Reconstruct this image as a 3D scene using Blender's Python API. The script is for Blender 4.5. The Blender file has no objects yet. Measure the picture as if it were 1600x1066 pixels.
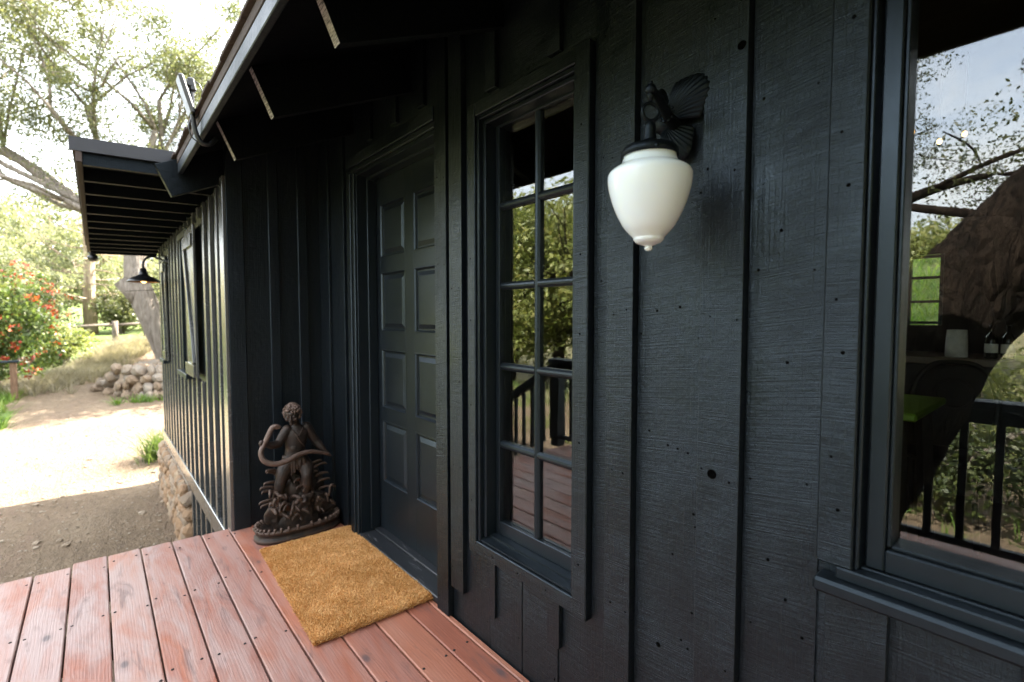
import bpy, bmesh, math, random
import numpy as np
from mathutils import Vector, Matrix, noise as mnoise

R = math.radians
random.seed(7)
rng = np.random.default_rng(7)
scene = bpy.context.scene
col = scene.collection

# ------------------------------------------------------------------ helpers
def link(o, parent=None):
    col.objects.link(o)
    if parent is not None:
        o.parent = parent
    return o

def tag(o, label=None, cat=None, group=None, kind=None):
    if label: o["label"] = label
    if cat: o["category"] = cat
    if group: o["group"] = group
    if kind: o["kind"] = kind
    return o

def empty(name, loc=(0, 0, 0), rz=0.0, parent=None):
    o = bpy.data.objects.new(name, None)
    o.empty_display_size = 0.2
    o.location = loc
    o.rotation_euler = (0, 0, rz)
    return link(o, parent)

def build(name, bm, mats, parent=None, smooth=False, recalc=True):
    if recalc:
        bmesh.ops.recalc_face_normals(bm, faces=bm.faces[:])
    me = bpy.data.meshes.new(name)
    bm.to_mesh(me); bm.free()
    if not isinstance(mats, (list, tuple)): mats = [mats]
    for m in mats: me.materials.append(m)
    if smooth:
        for p in me.polygons: p.use_smooth = True
    return link(bpy.data.objects.new(name, me), parent)

def np_mesh(name, V, F, mat, parent=None, smooth=False, k=4):
    """fast mesh from arrays: V (n,3), F (m,k)"""
    me = bpy.data.meshes.new(name)
    V = np.asarray(V, np.float32); F = np.asarray(F, np.int32)
    me.vertices.add(len(V)); me.vertices.foreach_set("co", V.ravel())
    me.loops.add(F.size); me.loops.foreach_set("vertex_index", F.ravel())
    me.polygons.add(len(F))
    me.polygons.foreach_set("loop_start", np.arange(0, F.size, k, dtype=np.int32))
    me.polygons.foreach_set("loop_total", np.full(len(F), k, np.int32))
    me.update(calc_edges=True); me.validate()
    for m in (mat if isinstance(mat, (list, tuple)) else [mat]): me.materials.append(m)
    if smooth:
        me.polygons.foreach_set("use_smooth", np.ones(len(F), bool))
    return link(bpy.data.objects.new(name, me), parent)

def box(bm, x0, x1, y0, y1, z0, z1, bev=0.002, mi=0, mat=None):
    """axis box, optionally bevelled, optional matrix"""
    t = bmesh.new()
    bmesh.ops.create_cube(t, size=1.0)
    sx, sy, sz = abs(x1 - x0), abs(y1 - y0), abs(z1 - z0)
    bmesh.ops.scale(t, vec=(sx, sy, sz), verts=t.verts)
    b = min(bev, sx * .3, sy * .3, sz * .3)
    if b > 1e-5:
        bmesh.ops.bevel(t, geom=t.edges[:], offset=b, segments=1, profile=.5, affect='EDGES')
    bmesh.ops.translate(t, vec=((x0 + x1) / 2, (y0 + y1) / 2, (z0 + z1) / 2), verts=t.verts)
    if mat is not None: bmesh.ops.transform(t, matrix=mat, verts=t.verts)
    merge(bm, t, mi)

def merge(bm, t, mi=0):
    mp = {}
    for v in t.verts: mp[v] = bm.verts.new(v.co)
    for f in t.faces:
        try:
            nf = bm.faces.new([mp[v] for v in f.verts]); nf.material_index = mi; nf.smooth = f.smooth
        except ValueError: pass
    t.free()

def beam(bm, a, b, w, h, bev=.002, up=(0, 0, 1), mi=0):
    """square bar from a to b, width w (sideways), height h (along up)"""
    a = Vector(a); b = Vector(b); d = (b - a); L = d.length; d.normalize()
    s = d.cross(Vector(up)).normalized(); u = s.cross(d).normalized()
    M = Matrix((( d.x, s.x, u.x, 0), (d.y, s.y, u.y, 0), (d.z, s.z, u.z, 0), (0, 0, 0, 1)))
    M = Matrix.Translation((a + b) / 2) @ M
    box(bm, -L / 2, L / 2, -w / 2, w / 2, -h / 2, h / 2, bev, mi, M)

def tube(bm, pts, rad, n=10, caps=True, mi=0, smooth=True):
    """swept round tube along pts with radius (number or list)"""
    pts = [Vector(p) for p in pts]; N = len(pts)
    if not isinstance(rad, (list, tuple)): rad = [rad] * N
    rings = []; prev = None
    for i, p in enumerate(pts):
        d = (pts[min(i + 1, N - 1)] - pts[max(i - 1, 0)]).normalized()
        if prev is None:
            ref = Vector((0, 0, 1)) if abs(d.z) < .9 else Vector((1, 0, 0))
            s = d.cross(ref).normalized()
        else:
            s = (prev - d * prev.dot(d)).normalized()
        prev = s; u = d.cross(s)
        rings.append([bm.verts.new(p + (s * math.cos(2 * math.pi * k / n) + u * math.sin(2 * math.pi * k / n)) * rad[i]) for k in range(n)])
    for i in range(N - 1):
        for k in range(n):
            f = bm.faces.new((rings[i][k], rings[i][(k + 1) % n], rings[i + 1][(k + 1) % n], rings[i + 1][k]))
            f.material_index = mi; f.smooth = smooth
    if caps:
        for r_ in (rings[0][::-1], rings[-1]):
            f = bm.faces.new(r_); f.material_index = mi
    return rings

def spline(pts, n=8):
    """Catmull-Rom through points"""
    P = [Vector(p) for p in pts]; P = [2 * P[0] - P[1]] + P + [2 * P[-1] - P[-2]]
    out = []
    for i in range(1, len(P) - 2):
        for k in range(n):
            t = k / n
            a, b, c, d = P[i - 1:i + 3]
            out.append(.5 * ((2 * b) + (c - a) * t + (2 * a - 5 * b + 4 * c - d) * t * t + (3 * b - a - 3 * c + d) * t ** 3))
    out.append(P[-2]); return out

def interp(vals, n):
    """linear resample of a list of numbers the way spline() samples"""
    out = []
    for i in range(len(vals) - 1):
        for k in range(n): out.append(vals[i] + (vals[i + 1] - vals[i]) * k / n)
    out.append(vals[-1]); return out

def lathe(bm, prof, n=48, mi=0, M=None, smooth=True):
    """profile [(r, z)] turned about z"""
    t = bmesh.new(); rings = []
    for r, z in prof:
        if r < 1e-6: rings.append([t.verts.new((0, 0, z))])
        else: rings.append([t.verts.new((r * math.cos(2 * math.pi * k / n), r * math.sin(2 * math.pi * k / n), z)) for k in range(n)])
    for a, b in zip(rings[:-1], rings[1:]):
        for k in range(n):
            va = a if len(a) == 1 else [a[k], a[(k + 1) % n]]
            vb = b if len(b) == 1 else [b[(k + 1) % n], b[k]]
            if len(va) + len(vb) > 2:
                f = t.faces.new(va + vb); f.smooth = smooth
    if M is not None: bmesh.ops.transform(t, matrix=M, verts=t.verts)
    merge(bm, t, mi)

def ball(bm, c, r, sc=(1, 1, 1), seg=16, mi=0, M=None):
    t = bmesh.new()
    bmesh.ops.create_uvsphere(t, u_segments=seg, v_segments=max(6, seg * 2 // 3), radius=r)
    bmesh.ops.scale(t, vec=sc, verts=t.verts)
    if M is not None: bmesh.ops.transform(t, matrix=M, verts=t.verts)
    bmesh.ops.translate(t, vec=c, verts=t.verts)
    for f in t.faces: f.smooth = True
    merge(bm, t, mi)

def torus(bm, R0, r0, n=28, m=10, mi=0, M=None):
    t = bmesh.new(); rings = []
    for i in range(n):
        a = 2 * math.pi * i / n
        rings.append([t.verts.new(((R0 + r0 * math.cos(b)) * math.cos(a), (R0 + r0 * math.cos(b)) * math.sin(a), r0 * math.sin(b))) for b in [2 * math.pi * j / m for j in range(m)]])
    for i in range(n):
        for j in range(m):
            f = t.faces.new((rings[i][j], rings[(i + 1) % n][j], rings[(i + 1) % n][(j + 1) % m], rings[i][(j + 1) % m])); f.smooth = True
    if M is not None: bmesh.ops.transform(t, matrix=M, verts=t.verts)
    merge(bm, t, mi)

def prism(bm, outline, axis_pt, ax, ay, thick, mi=0):
    """extruded polygon: outline in (ax, ay) plane through axis_pt, thickness vector 'thick'"""
    p = Vector(axis_pt); ax = Vector(ax); ay = Vector(ay); th = Vector(thick)
    a = [bm.verts.new(p + ax * u + ay * v) for u, v in outline]
    b = [bm.verts.new(p + ax * u + ay * v + th) for u, v in outline]
    n = len(a)
    for k in range(n):
        f = bm.faces.new((a[k], a[(k + 1) % n], b[(k + 1) % n], b[k])); f.material_index = mi
    for r_ in (a[::-1], b):
        f = bm.faces.new(r_); f.material_index = mi

# ------------------------------------------------------------------ materials
class NT:
    def __init__(s, name):
        s.m = bpy.data.materials.new(name); s.m.use_nodes = True
        s.t = s.m.node_tree; s.t.nodes.clear()
        s.out = s.n('ShaderNodeOutputMaterial')
    def n(s, ty, **kw):
        nd = s.t.nodes.new(ty)
        for k, v in kw.items():
            if k in nd.inputs: nd.inputs[k].default_value = v
            else: setattr(nd, k, v)
        return nd
    def l(s, a, b): s.t.links.new(a, b)
    def principled(s, color=(.5, .5, .5), rough=.5, **kw):
        b = s.n('ShaderNodeBsdfPrincipled')
        b.inputs['Base Color'].default_value = (*color, 1); b.inputs['Roughness'].default_value = rough
        for k, v in kw.items(): b.inputs[k].default_value = v
        s.l(b.outputs[0], s.out.inputs[0]); s.b = b; return b
    def coord(s, scale=(1, 1, 1), rot=(0, 0, 0), kind='Object', loc=(0, 0, 0)):
        c = s.n('ShaderNodeTexCoord'); m = s.n('ShaderNodeMapping')
        m.inputs['Scale'].default_value = scale; m.inputs['Rotation'].default_value = rot; m.inputs['Location'].default_value = loc
        s.l(c.outputs[kind], m.inputs['Vector']); return m.outputs[0]
    def noise(s, vec, scale=5, detail=4, rough=.55, dist=0):
        n = s.n('ShaderNodeTexNoise'); n.inputs['Scale'].default_value = scale; n.inputs['Detail'].default_value = detail
        n.inputs['Roughness'].default_value = rough; n.inputs['Distortion'].default_value = dist
        s.l(vec, n.inputs['Vector']); return n.outputs['Fac']
    def ramp(s, fac, stops, interp='LINEAR'):
        r = s.n('ShaderNodeValToRGB'); e = r.color_ramp.elements; r.color_ramp.interpolation = interp
        while len(e) < len(stops): e.new(.5)
        for el, (p, c) in zip(e, stops):
            el.position = p; el.color = (*c, 1) if len(c) == 3 else c
        s.l(fac, r.inputs[0]); return r.outputs[0]
    def mix(s, fac, a, b, mode='MIX'):
        m = s.n('ShaderNodeMix', data_type='RGBA', blend_type=mode)
        for sock, v in ((m.inputs[0], fac), (m.inputs[6], a), (m.inputs[7], b)):
            if hasattr(v, 'is_linked'): s.l(v, sock)
            elif isinstance(v, (int, float)): sock.default_value = v
            else: sock.default_value = (*v, 1)
        return m.outputs[2]
    def math(s, op, a, b=0.0, c=None):
        m = s.n('ShaderNodeMath', operation=op)
        for i, v in enumerate((a, b, c)):
            if v is None: continue
            if hasattr(v, 'is_linked'): s.l(v, m.inputs[i])
            else: m.inputs[i].default_value = v
        return m.outputs[0]
    def bump(s, h, dist=.01, strength=1.0, normal=None):
        b = s.n('ShaderNodeBump'); b.inputs['Distance'].default_value = dist; b.inputs['Strength'].default_value = strength
        s.l(h, b.inputs['Height'])
        if normal is not None: s.l(normal, b.inputs['Normal'])
        return b.outputs[0]

def paint_mat(name, color, rough, saw=.0012, grain=.0006, axis='z', tilt=.10, spec=.58):
    """black painted rough-sawn timber: saw marks across the board and grain along it"""
    t = NT(name); b = t.principled(color, rough); b.inputs['Specular IOR Level'].default_value = spec; b.inputs['Specular Tint'].default_value = (.64, .82, .98, 1) if spec < .8 else (1, 1, 1, 1)
    oi = t.n('ShaderNodeObjectInfo')
    along = {'z': (2.5, 2.5, 330), 'x': (190, 5, 5), 'y': (5, 190, 5)}[axis]
    gr = {'z': (190, 190, 4), 'x': (4, 190, 190), 'y': (190, 4, 190)}[axis]
    c = t.n('ShaderNodeTexCoord')
    add = t.n('ShaderNodeVectorMath', operation='MULTIPLY_ADD')
    comb = t.n('ShaderNodeCombineXYZ')
    for i in range(3): t.l(oi.outputs['Random'], comb.inputs[i])
    t.l(comb.outputs[0], add.inputs[0]); add.inputs[1].default_value = (7.3, 3.1, 5.7); t.l(c.outputs['Object'], add.inputs[2])
    m1 = t.n('ShaderNodeMapping'); m1.inputs['Scale'].default_value = along
    sep = t.n('ShaderNodeSeparateXYZ'); t.l(add.outputs[0], sep.inputs[0])
    ang = t.math('MULTIPLY_ADD', oi.outputs['Random'], .28, tilt - .14)
    cmb = t.n('ShaderNodeCombineXYZ')
    if axis == 'z':
        t.l(sep.outputs[0], cmb.inputs[0]); t.l(sep.outputs[1], cmb.inputs[1])
        t.l(t.math('ADD', sep.outputs[2], t.math('MULTIPLY', sep.outputs[0], ang)), cmb.inputs[2])
    else:
        for i in range(3): t.l(sep.outputs[i], cmb.inputs[i])
    t.l(cmb.outputs[0], m1.inputs[0])
    m2 = t.n('ShaderNodeMapping'); m2.inputs['Scale'].default_value = gr; t.l(add.outputs[0], m2.inputs[0])
    saw_h = t.noise(m1.outputs[0], 1.0, 3, .7)
    grain_h = t.noise(m2.outputs[0], 1.0, 3, .6)
    blotch = t.noise(add.outputs[0], 3.0, 3, .6)
    h = t.math('ADD', t.math('MULTIPLY', saw_h, t.math('MULTIPLY_ADD', blotch, 1.6, -.2)), t.math('MULTIPLY', grain_h, grain / max(saw, 1e-5)))
    lump = t.noise(add.outputs[0], 38, 3, .6)
    h = t.math('ADD', h, t.math('MULTIPLY', lump, .8 if saw > .0005 else .3))
    t.l(t.bump(h, saw * 1.6, 1.0), b.inputs['Normal'])
    fine = t.noise(add.outputs[0], 60, 4, .7)
    t.l(t.math('ADD', t.math('MULTIPLY_ADD', fine, .16, rough - .12), t.math('MULTIPLY', t.math('SUBTRACT', blotch, .5), .35)), b.inputs['Roughness'])
    dust = t.math('MULTIPLY', t.math('POWER', fine, 2.5), .5)
    t.l(t.mix(dust, color, tuple(min(1, x * 1.9 + .004) for x in color)), b.inputs['Base Color'])
    return t.m

BLACK = (.0033, .0048, .0066)
M = {}
M['paint'] = paint_mat('black_rough_sawn_paint', BLACK, .41, saw=.0017, grain=.0009)
M['paint_x'] = paint_mat('black_rough_sawn_paint_horizontal', BLACK, .56, axis='x')
M['paint_smooth'] = paint_mat('black_smooth_joinery_paint', (.0050, .0072, .0097), .42, saw=.00022, grain=.0001)
M['paint_sheen'] = paint_mat('black_paint_lightened_for_sheen', (.060, .064, .066), .28, saw=.00012, grain=.0001, spec=1.0)  # paler copy of the black paint: sky sheen on the wing put into the colour
M['paint_sheen'].node_tree.nodes['Principled BSDF'].inputs['Coat Weight'].default_value = 1.0; M['paint_sheen'].node_tree.nodes['Principled BSDF'].inputs['Coat Roughness'].default_value = .24
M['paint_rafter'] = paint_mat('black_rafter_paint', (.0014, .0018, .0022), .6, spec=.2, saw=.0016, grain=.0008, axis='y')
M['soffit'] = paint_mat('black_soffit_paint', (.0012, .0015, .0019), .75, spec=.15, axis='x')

def simple(name, color, rough=.5, metallic=0.0, bump=0.0, bscale=40, var=.25, **kw):
    t = NT(name); b = t.principled(color, rough, Metallic=metallic, **kw)
    v = t.coord(); n = t.noise(v, bscale, 5, .6); n2 = t.noise(v, bscale * .13, 3, .6)
    s = t.math('ADD', t.math('MULTIPLY', n, .5), t.math('MULTIPLY', n2, .5))
    t.l(t.mix(t.math('MULTIPLY_ADD', s, 2.0, -.5), tuple(c * (1 - var) for c in color), tuple(min(1, c * (1 + var)) for c in color)), b.inputs['Base Color'])
    t.l(t.math('MULTIPLY_ADD', n, .2, rough - .1), b.inputs['Roughness'])
    if bump: t.l(t.bump(n, bump, 1.0), b.inputs['Normal'])
    return t.m

M['nail'] = simple('nail_pit', (.001, .001, .001), .95); M['nail'].node_tree.nodes['Principled BSDF'].inputs['Specular IOR Level'].default_value = 0.02
M['iron'] = simple('black_lamp_iron', (.0035, .0048, .006), .46, .0, bump=.0008, bscale=180)
M['iron'].node_tree.nodes['Principled BSDF'].inputs['Specular IOR Level'].default_value = .3; M['iron'].node_tree.nodes['Principled BSDF'].inputs['Specular Tint'].default_value = (.6, .8, 1, 1)
M['dark_metal'] = simple('dark_enamel_metal', (.008, .009, .011), .32, .0)
M['flashing'] = simple('dark_grey_flashing', (.016, .017, .022), .5, .2)
M['screw'] = simple('weathered_screw', (.03, .025, .025), .6, .6)
M['shingle'] = simple('brown_roof_shingle', (.05, .036, .03), .95, bump=.004, bscale=60)
M['interior_wall'] = simple('dark_interior_boards', (.010, .009, .008), .7)
M['interior_floor'] = simple('interior_timber_floor', (.03, .018, .012), .45)
M['bark'] = None

# glossy window glass, real Fresnel by angle on both faces
def glass_mat(name, f0=.05, wav=.0006, wscale=14):
    t = NT(name)
    geo = t.n('ShaderNodeNewGeometry')
    dot = t.n('ShaderNodeVectorMath', operation='DOT_PRODUCT'); t.l(geo.outputs['Incoming'], dot.inputs[0]); t.l(geo.outputs['Normal'], dot.inputs[1])
    c = t.math('ABSOLUTE', dot.outputs['Value'])
    F = t.math('MULTIPLY_ADD', t.math('POWER', t.math('SUBTRACT', 1.0, c), 5.0), 1 - f0, f0)
    gl = t.n('ShaderNodeBsdfGlossy'); gl.inputs['Roughness'].default_value = .0; gl.inputs['Color'].default_value = (1, 1, 1, 1)
    tr = t.n('ShaderNodeBsdfTransparent'); tr.inputs[0].default_value = (.93, .96, .95, 1)
    v = t.coord((1, 1, .35)); h = t.noise(v, wscale, 2, .5)
    t.l(t.bump(h, wav, 1.0), gl.inputs['Normal'])
    mx = t.n('ShaderNodeMixShader'); t.l(F, mx.inputs[0]); t.l(tr.outputs[0], mx.inputs[1]); t.l(gl.outputs[0], mx.inputs[2])
    t.l(mx.outputs[0], t.out.inputs[0])
    return t.m
M['glass'] = glass_mat('old_window_glass', .08, .00012, 9)
M['glass_big'] = glass_mat('picture_window_glass', .065, .00018, 6)

# deck timber
def deck_mat():
    t = NT('weathered_redwood_deck'); b = t.principled((.3, .15, .1), .62)
    at = t.n('ShaderNodeAttribute', attribute_name='board')
    c = t.n('ShaderNodeTexCoord')
    off = t.n('ShaderNodeVectorMath', operation='MULTIPLY_ADD'); t.l(at.outputs['Color'], off.inputs[0]); off.inputs[1].default_value = (9, 4, 0); t.l(c.outputs['Object'], off.inputs[2])
    def mp(sc):
        m = t.n('ShaderNodeMapping'); m.inputs['Scale'].default_value = sc; t.l(off.outputs[0], m.inputs[0]); return m.outputs[0]
    # cathedral grain: rings stretched along the board
    wv = t.n('ShaderNodeTexWave', wave_type='BANDS', bands_direction='Y'); wv.inputs['Scale'].default_value = 26; wv.inputs['Distortion'].default_value = 9
    wv.inputs['Detail'].default_value = 3; wv.inputs['Detail Scale'].default_value = .8; t.l(mp((.16, 1, 1)), wv.inputs['Vector'])
    fine = t.noise(mp((3, 230, 60)), 1.0, 4, .7)
    big = t.noise(mp((1.5, 5, 1)), 1.0, 4, .6, .4)
    weather = t.noise(mp((2.0, 9.0, 1)), 1.0, 5, .65, .8)
    stain = t.noise(mp((3.1, 14, 1)), 1.0, 4, .6, 1.2)
    sep = t.n('ShaderNodeSeparateColor'); t.l(at.outputs['Color'], sep.inputs[0])
    base = t.ramp(t.math('ADD', t.math('MULTIPLY', big, .75), t.math('MULTIPLY', sep.outputs[0], .28)),
                  [(.22, (.25, .074, .044)), (.45, (.33, .108, .064)), (.62, (.40, .15, .090)), (.85, (.46, .215, .14))])
    base = t.mix(t.math('MULTIPLY', wv.outputs['Fac'], .10), base, (.20, .085, .055))
    base = t.mix(t.math('MULTIPLY', t.math('SUBTRACT', fine, .36), 1.0), base, (.11, .048, .038))
    grey = t.ramp(t.math('ADD', weather, t.math('MULTIPLY', sep.outputs[1], .12)), [(.36, (0, 0, 0)), (.66, (1, 1, 1))])
    spy = t.n('ShaderNodeSeparateXYZ'); t.l(c.outputs['Object'], spy.inputs[0])
    exposed = t.n('ShaderNodeMapRange'); t.l(spy.outputs[1], exposed.inputs[0]); exposed.inputs[1].default_value = .15; exposed.inputs[2].default_value = 1.0; exposed.inputs[3].default_value = .04; exposed.inputs[4].default_value = .86
    grey = t.math('MULTIPLY', grey, exposed.outputs[0])
    base = t.mix(t.math('MULTIPLY', grey, .85), base, (.38, .315, .30))
    st = t.ramp(stain, [(.55, (0, 0, 0)), (.72, (1, 1, 1))])
    base = t.mix(t.math('MULTIPLY', st, .6), base, (.10, .06, .06))
    # knots
    vo = t.n('ShaderNodeTexVoronoi', feature='F1'); vo.inputs['Scale'].default_value = 1.0; vo.inputs['Randomness'].default_value = 1.0
    t.l(mp((3.2, 6.2, 1)), vo.inputs['Vector'])
    kn = t.ramp(vo.outputs['Distance'], [(.0, (1, 1, 1)), (.06, (.8, .8, .8)), (.10, (.25, .25, .25)), (.2, (0, 0, 0))])
    base = t.mix(t.math('MULTIPLY', kn, .85), base, (.07, .06, .068))
    t.l(base, b.inputs['Base Color'])
    t.l(t.math('MULTIPLY_ADD', weather, .3, .34), b.inputs['Roughness'])
    h = t.math('ADD', t.math('MULTIPLY', fine, 1.0), t.math('MULTIPLY', wv.outputs['Fac'], .25))
    t.l(t.bump(h, .0012, .8), b.inputs['Normal'])
    return t.m
M['deck'] = deck_mat()

def coir_mat():
    t = NT('coir_fibre'); b = t.principled((.4, .2, .05), .85)
    geo = t.n('ShaderNodeNewGeometry')
    c = t.ramp(geo.outputs['Random Per Island'], [(0, (.46, .22, .065)), (.5, (.82, .49, .20)), (1, (.95, .70, .36))])
    n = t.noise(t.coord(), 9, 4, .65)
    t.l(t.mix(t.ramp(n, [(.38, (0, 0, 0)), (.66, (1, 1, 1))]), t.mix(1.0, c, (.80, .70, .55), 'MULTIPLY'), c), b.inputs['Base Color'])
    b.inputs['Subsurface Weight'].default_value = 0
    return t.m
M['coir'] = coir_mat()

def iron_rust():
    t = NT('rusty_cast_iron'); b = t.principled((.05, .035, .03), .6, Metallic=.25)
    v = t.coord(); n = t.noise(v, 22, 5, .65); n2 = t.noise(v, 160, 4, .7)
    geo = t.n('ShaderNodeNewGeometry')
    base = t.ramp(n, [(.35, (.011, .009, .008)), (.55, (.028, .018, .0135)), (.72, (.068, .037, .023))])
    base = t.mix(t.ramp(geo.outputs['Pointiness'], [(.5, (0, 0, 0)), (.62, (1, 1, 1))]), base, (.085, .052, .038))
    t.l(base, b.inputs['Base Color'])
    t.l(t.math('MULTIPLY_ADD', n2, .25, .42), b.inputs['Roughness'])
    t.l(t.bump(n2, .0012, 1.0), b.inputs['Normal'])
    return t.m
M['rust'] = iron_rust()
M['rust_light'] = simple('worn_rusty_iron', (.12, .08, .064), .5, .2, bump=.001, bscale=150, var=.45)

def opal():
    t = NT('opal_glass'); b = t.principled((.82, .93, 1.0), .07)
    b.inputs['Subsurface Weight'].default_value = .2; b.inputs['Subsurface Radius'].default_value = (.05, .045, .035); b.inputs['Subsurface Scale'].default_value = .6
    b.inputs['IOR'].default_value = 1.5; b.inputs['Coat Weight'].default_value = .0; b.inputs['Coat Roughness'].default_value = .04
    return t.m
M['opal'] = opal()

def emit(name, color, s):
    t = NT(name); e = t.n('ShaderNodeEmission'); e.inputs[0].default_value = (*color, 1); e.inputs[1].default_value = s
    t.l(e.outputs[0], t.out.inputs[0]); return t.m
M['bulb'] = emit('warm_bulb', (1, .5, .15), .55)
M['bulb_dim'] = emit('warm_bulb_in_barn_shade', (1, .5, .16), .9)

def stone_mat(name, stops, bump=.02, sc=7):
    t = NT(name); b = t.principled((.3, .25, .2), .9)
    geo = t.n('ShaderNodeNewGeometry'); v = t.coord()
    n = t.noise(v, sc, 6, .65); n2 = t.noise(v, sc * 6, 4, .7)
    base = t.ramp(t.math('ADD', t.math('MULTIPLY', geo.outputs['Random Per Island'], .65), t.math('MULTIPLY_ADD', n, .6, -.12)), stops)
    base = t.mix(t.math('MULTIPLY', n2, .45), base, (.12, .10, .08))
    t.l(base, b.inputs['Base Color']); t.l(t.bump(t.math('ADD', n, t.math('MULTIPLY', n2, .4)), bump, 1.0), b.inputs['Normal'])
    return t.m
M['stone'] = stone_mat('tan_field_stone', [(.1, (.15, .105, .07)), (.4, (.24, .17, .11)), (.65, (.20, .175, .145)), (.9, (.30, .23, .16))])
M['rubble'] = stone_mat('rubble_foundation_stone', [(.1, (.22, .13, .07)), (.4, (.36, .22, .12)), (.7, (.30, .23, .17)), (.95, (.46, .33, .20))], .015, 14)
M['mortar'] = simple('foundation_mortar', (.22, .18, .14), .95, bump=.006, bscale=70)

def bark_mat(name, c0, c1, scale=(9, 9, 1.6), bump=.05):
    t = NT(name); b = t.principled(c0, .95); b.inputs['Specular IOR Level'].default_value = .08
    v = t.coord(scale); n = t.noise(v, 1.0, 6, .65, 1.0); v2 = t.coord(); n2 = t.noise(v2, 3, 3, .6)
    rid = t.n('ShaderNodeTexVoronoi', feature='DISTANCE_TO_EDGE'); rid.inputs['Scale'].default_value = 1.3; t.l(v, rid.inputs['Vector'])
    h = t.math('ADD', n, t.math('MULTIPLY', rid.outputs[0], 1.2))
    base = t.mix(t.ramp(n, [(.3, (0, 0, 0)), (.7, (1, 1, 1))]), c0, c1)
    base = t.mix(t.math('MULTIPLY', n2, .4), base, tuple(.6 * x for x in c0))
    t.l(base, b.inputs['Base Color']); t.l(t.bump(h, bump, 1.0), b.inputs['Normal'])
    return t.m
M['bark_grey'] = bark_mat('grey_oak_bark', (.15, .125, .105), (.33, .29, .25))
M['bark_brown'] = bark_mat('brown_oak_bark', (.005, .004, .0035), (.036, .025, .018), (16, 16, 5), .06)
M['bark_pale'] = bark_mat('pale_pine_bark', (.24, .18, .13), (.45, .36, .27))
M['fence_wood'] = bark_mat('weathered_fence_timber', (.10, .06, .04), (.24, .15, .10), (30, 30, 5), .01)
M['rail_wood'] = bark_mat('grey_split_rail', (.12, .10, .085), (.26, .22, .18), (30, 30, 5), .02)

def leaf_mat(name, stops, trans=.45, rough=.5):
    t = NT(name)
    geo = t.n('ShaderNodeNewGeometry')
    v = t.coord(); n = t.noise(v, .8, 3, .6)
    f = t.math('ADD', t.math('MULTIPLY', geo.outputs['Random Per Island'], .6), t.math('MULTIPLY_ADD', n, .9, -.25))
    c = t.ramp(f, stops)
    b = t.n('ShaderNodeBsdfPrincipled'); b.inputs['Roughness'].default_value = rough; t.l(c, b.inputs['Base Color'])
    tr = t.n('ShaderNodeBsdfTranslucent'); t.l(t.mix(1.0, c, (1.25, 1.28, .85), 'MULTIPLY'), tr.inputs[0])
    mx = t.n('ShaderNodeMixShader'); mx.inputs[0].default_value = trans
    t.l(b.outputs[0], mx.inputs[1]); t.l(tr.outputs[0], mx.inputs[2]); t.l(mx.outputs[0], t.out.inputs[0])
    return t.m
M['leaf_oak'] = leaf_mat('oak_leaves', [(.05, (.055, .068, .032)), (.4, (.10, .112, .05)), (.7, (.15, .155, .075)), (1, (.21, .185, .10))])
M['leaf_dense'] = leaf_mat('dense_green_leaves', [(.05, (.06, .09, .022)), (.4, (.16, .19, .05)), (.75, (.25, .26, .08)), (1, (.34, .28, .13))], .35)
M['leaf_bush'] = leaf_mat('dark_bush_leaves', [(.05, (.02, .032, .009)), (.5, (.05, .07, .018)), (1, (.13, .13, .04))], .3)
M['leaf_pale'] = leaf_mat('pale_olive_leaves', [(.05, (.11, .125, .07)), (.5, (.18, .195, .11)), (1, (.27, .26, .16))])
M['leaf_shrub'] = leaf_mat('shrub_leaves', [(.05, (.04, .07, .02)), (.5, (.08, .12, .03)), (1, (.16, .17, .05))])
M['berry'] = leaf_mat('red_orange_blossom', [(.1, (.20, .015, .012)), (.5, (.32, .045, .018)), (1, (.42, .13, .04))], .3)
M['leaf_near'] = leaf_mat('near_oak_leaves', [(.05, (.025, .035, .012)), (.5, (.05, .065, .02)), (1, (.11, .10, .03))], .4)
M['grass'] = leaf_mat('green_grass_blades', [(.05, (.05, .10, .012)), (.5, (.10, .18, .022)), (1, (.20, .24, .05))], .4)
M['dry_grass'] = leaf_mat('dry_grass_blades', [(.05, (.16, .13, .09)), (.5, (.25, .215, .155)), (1, (.32, .29, .215))], .4)

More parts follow.
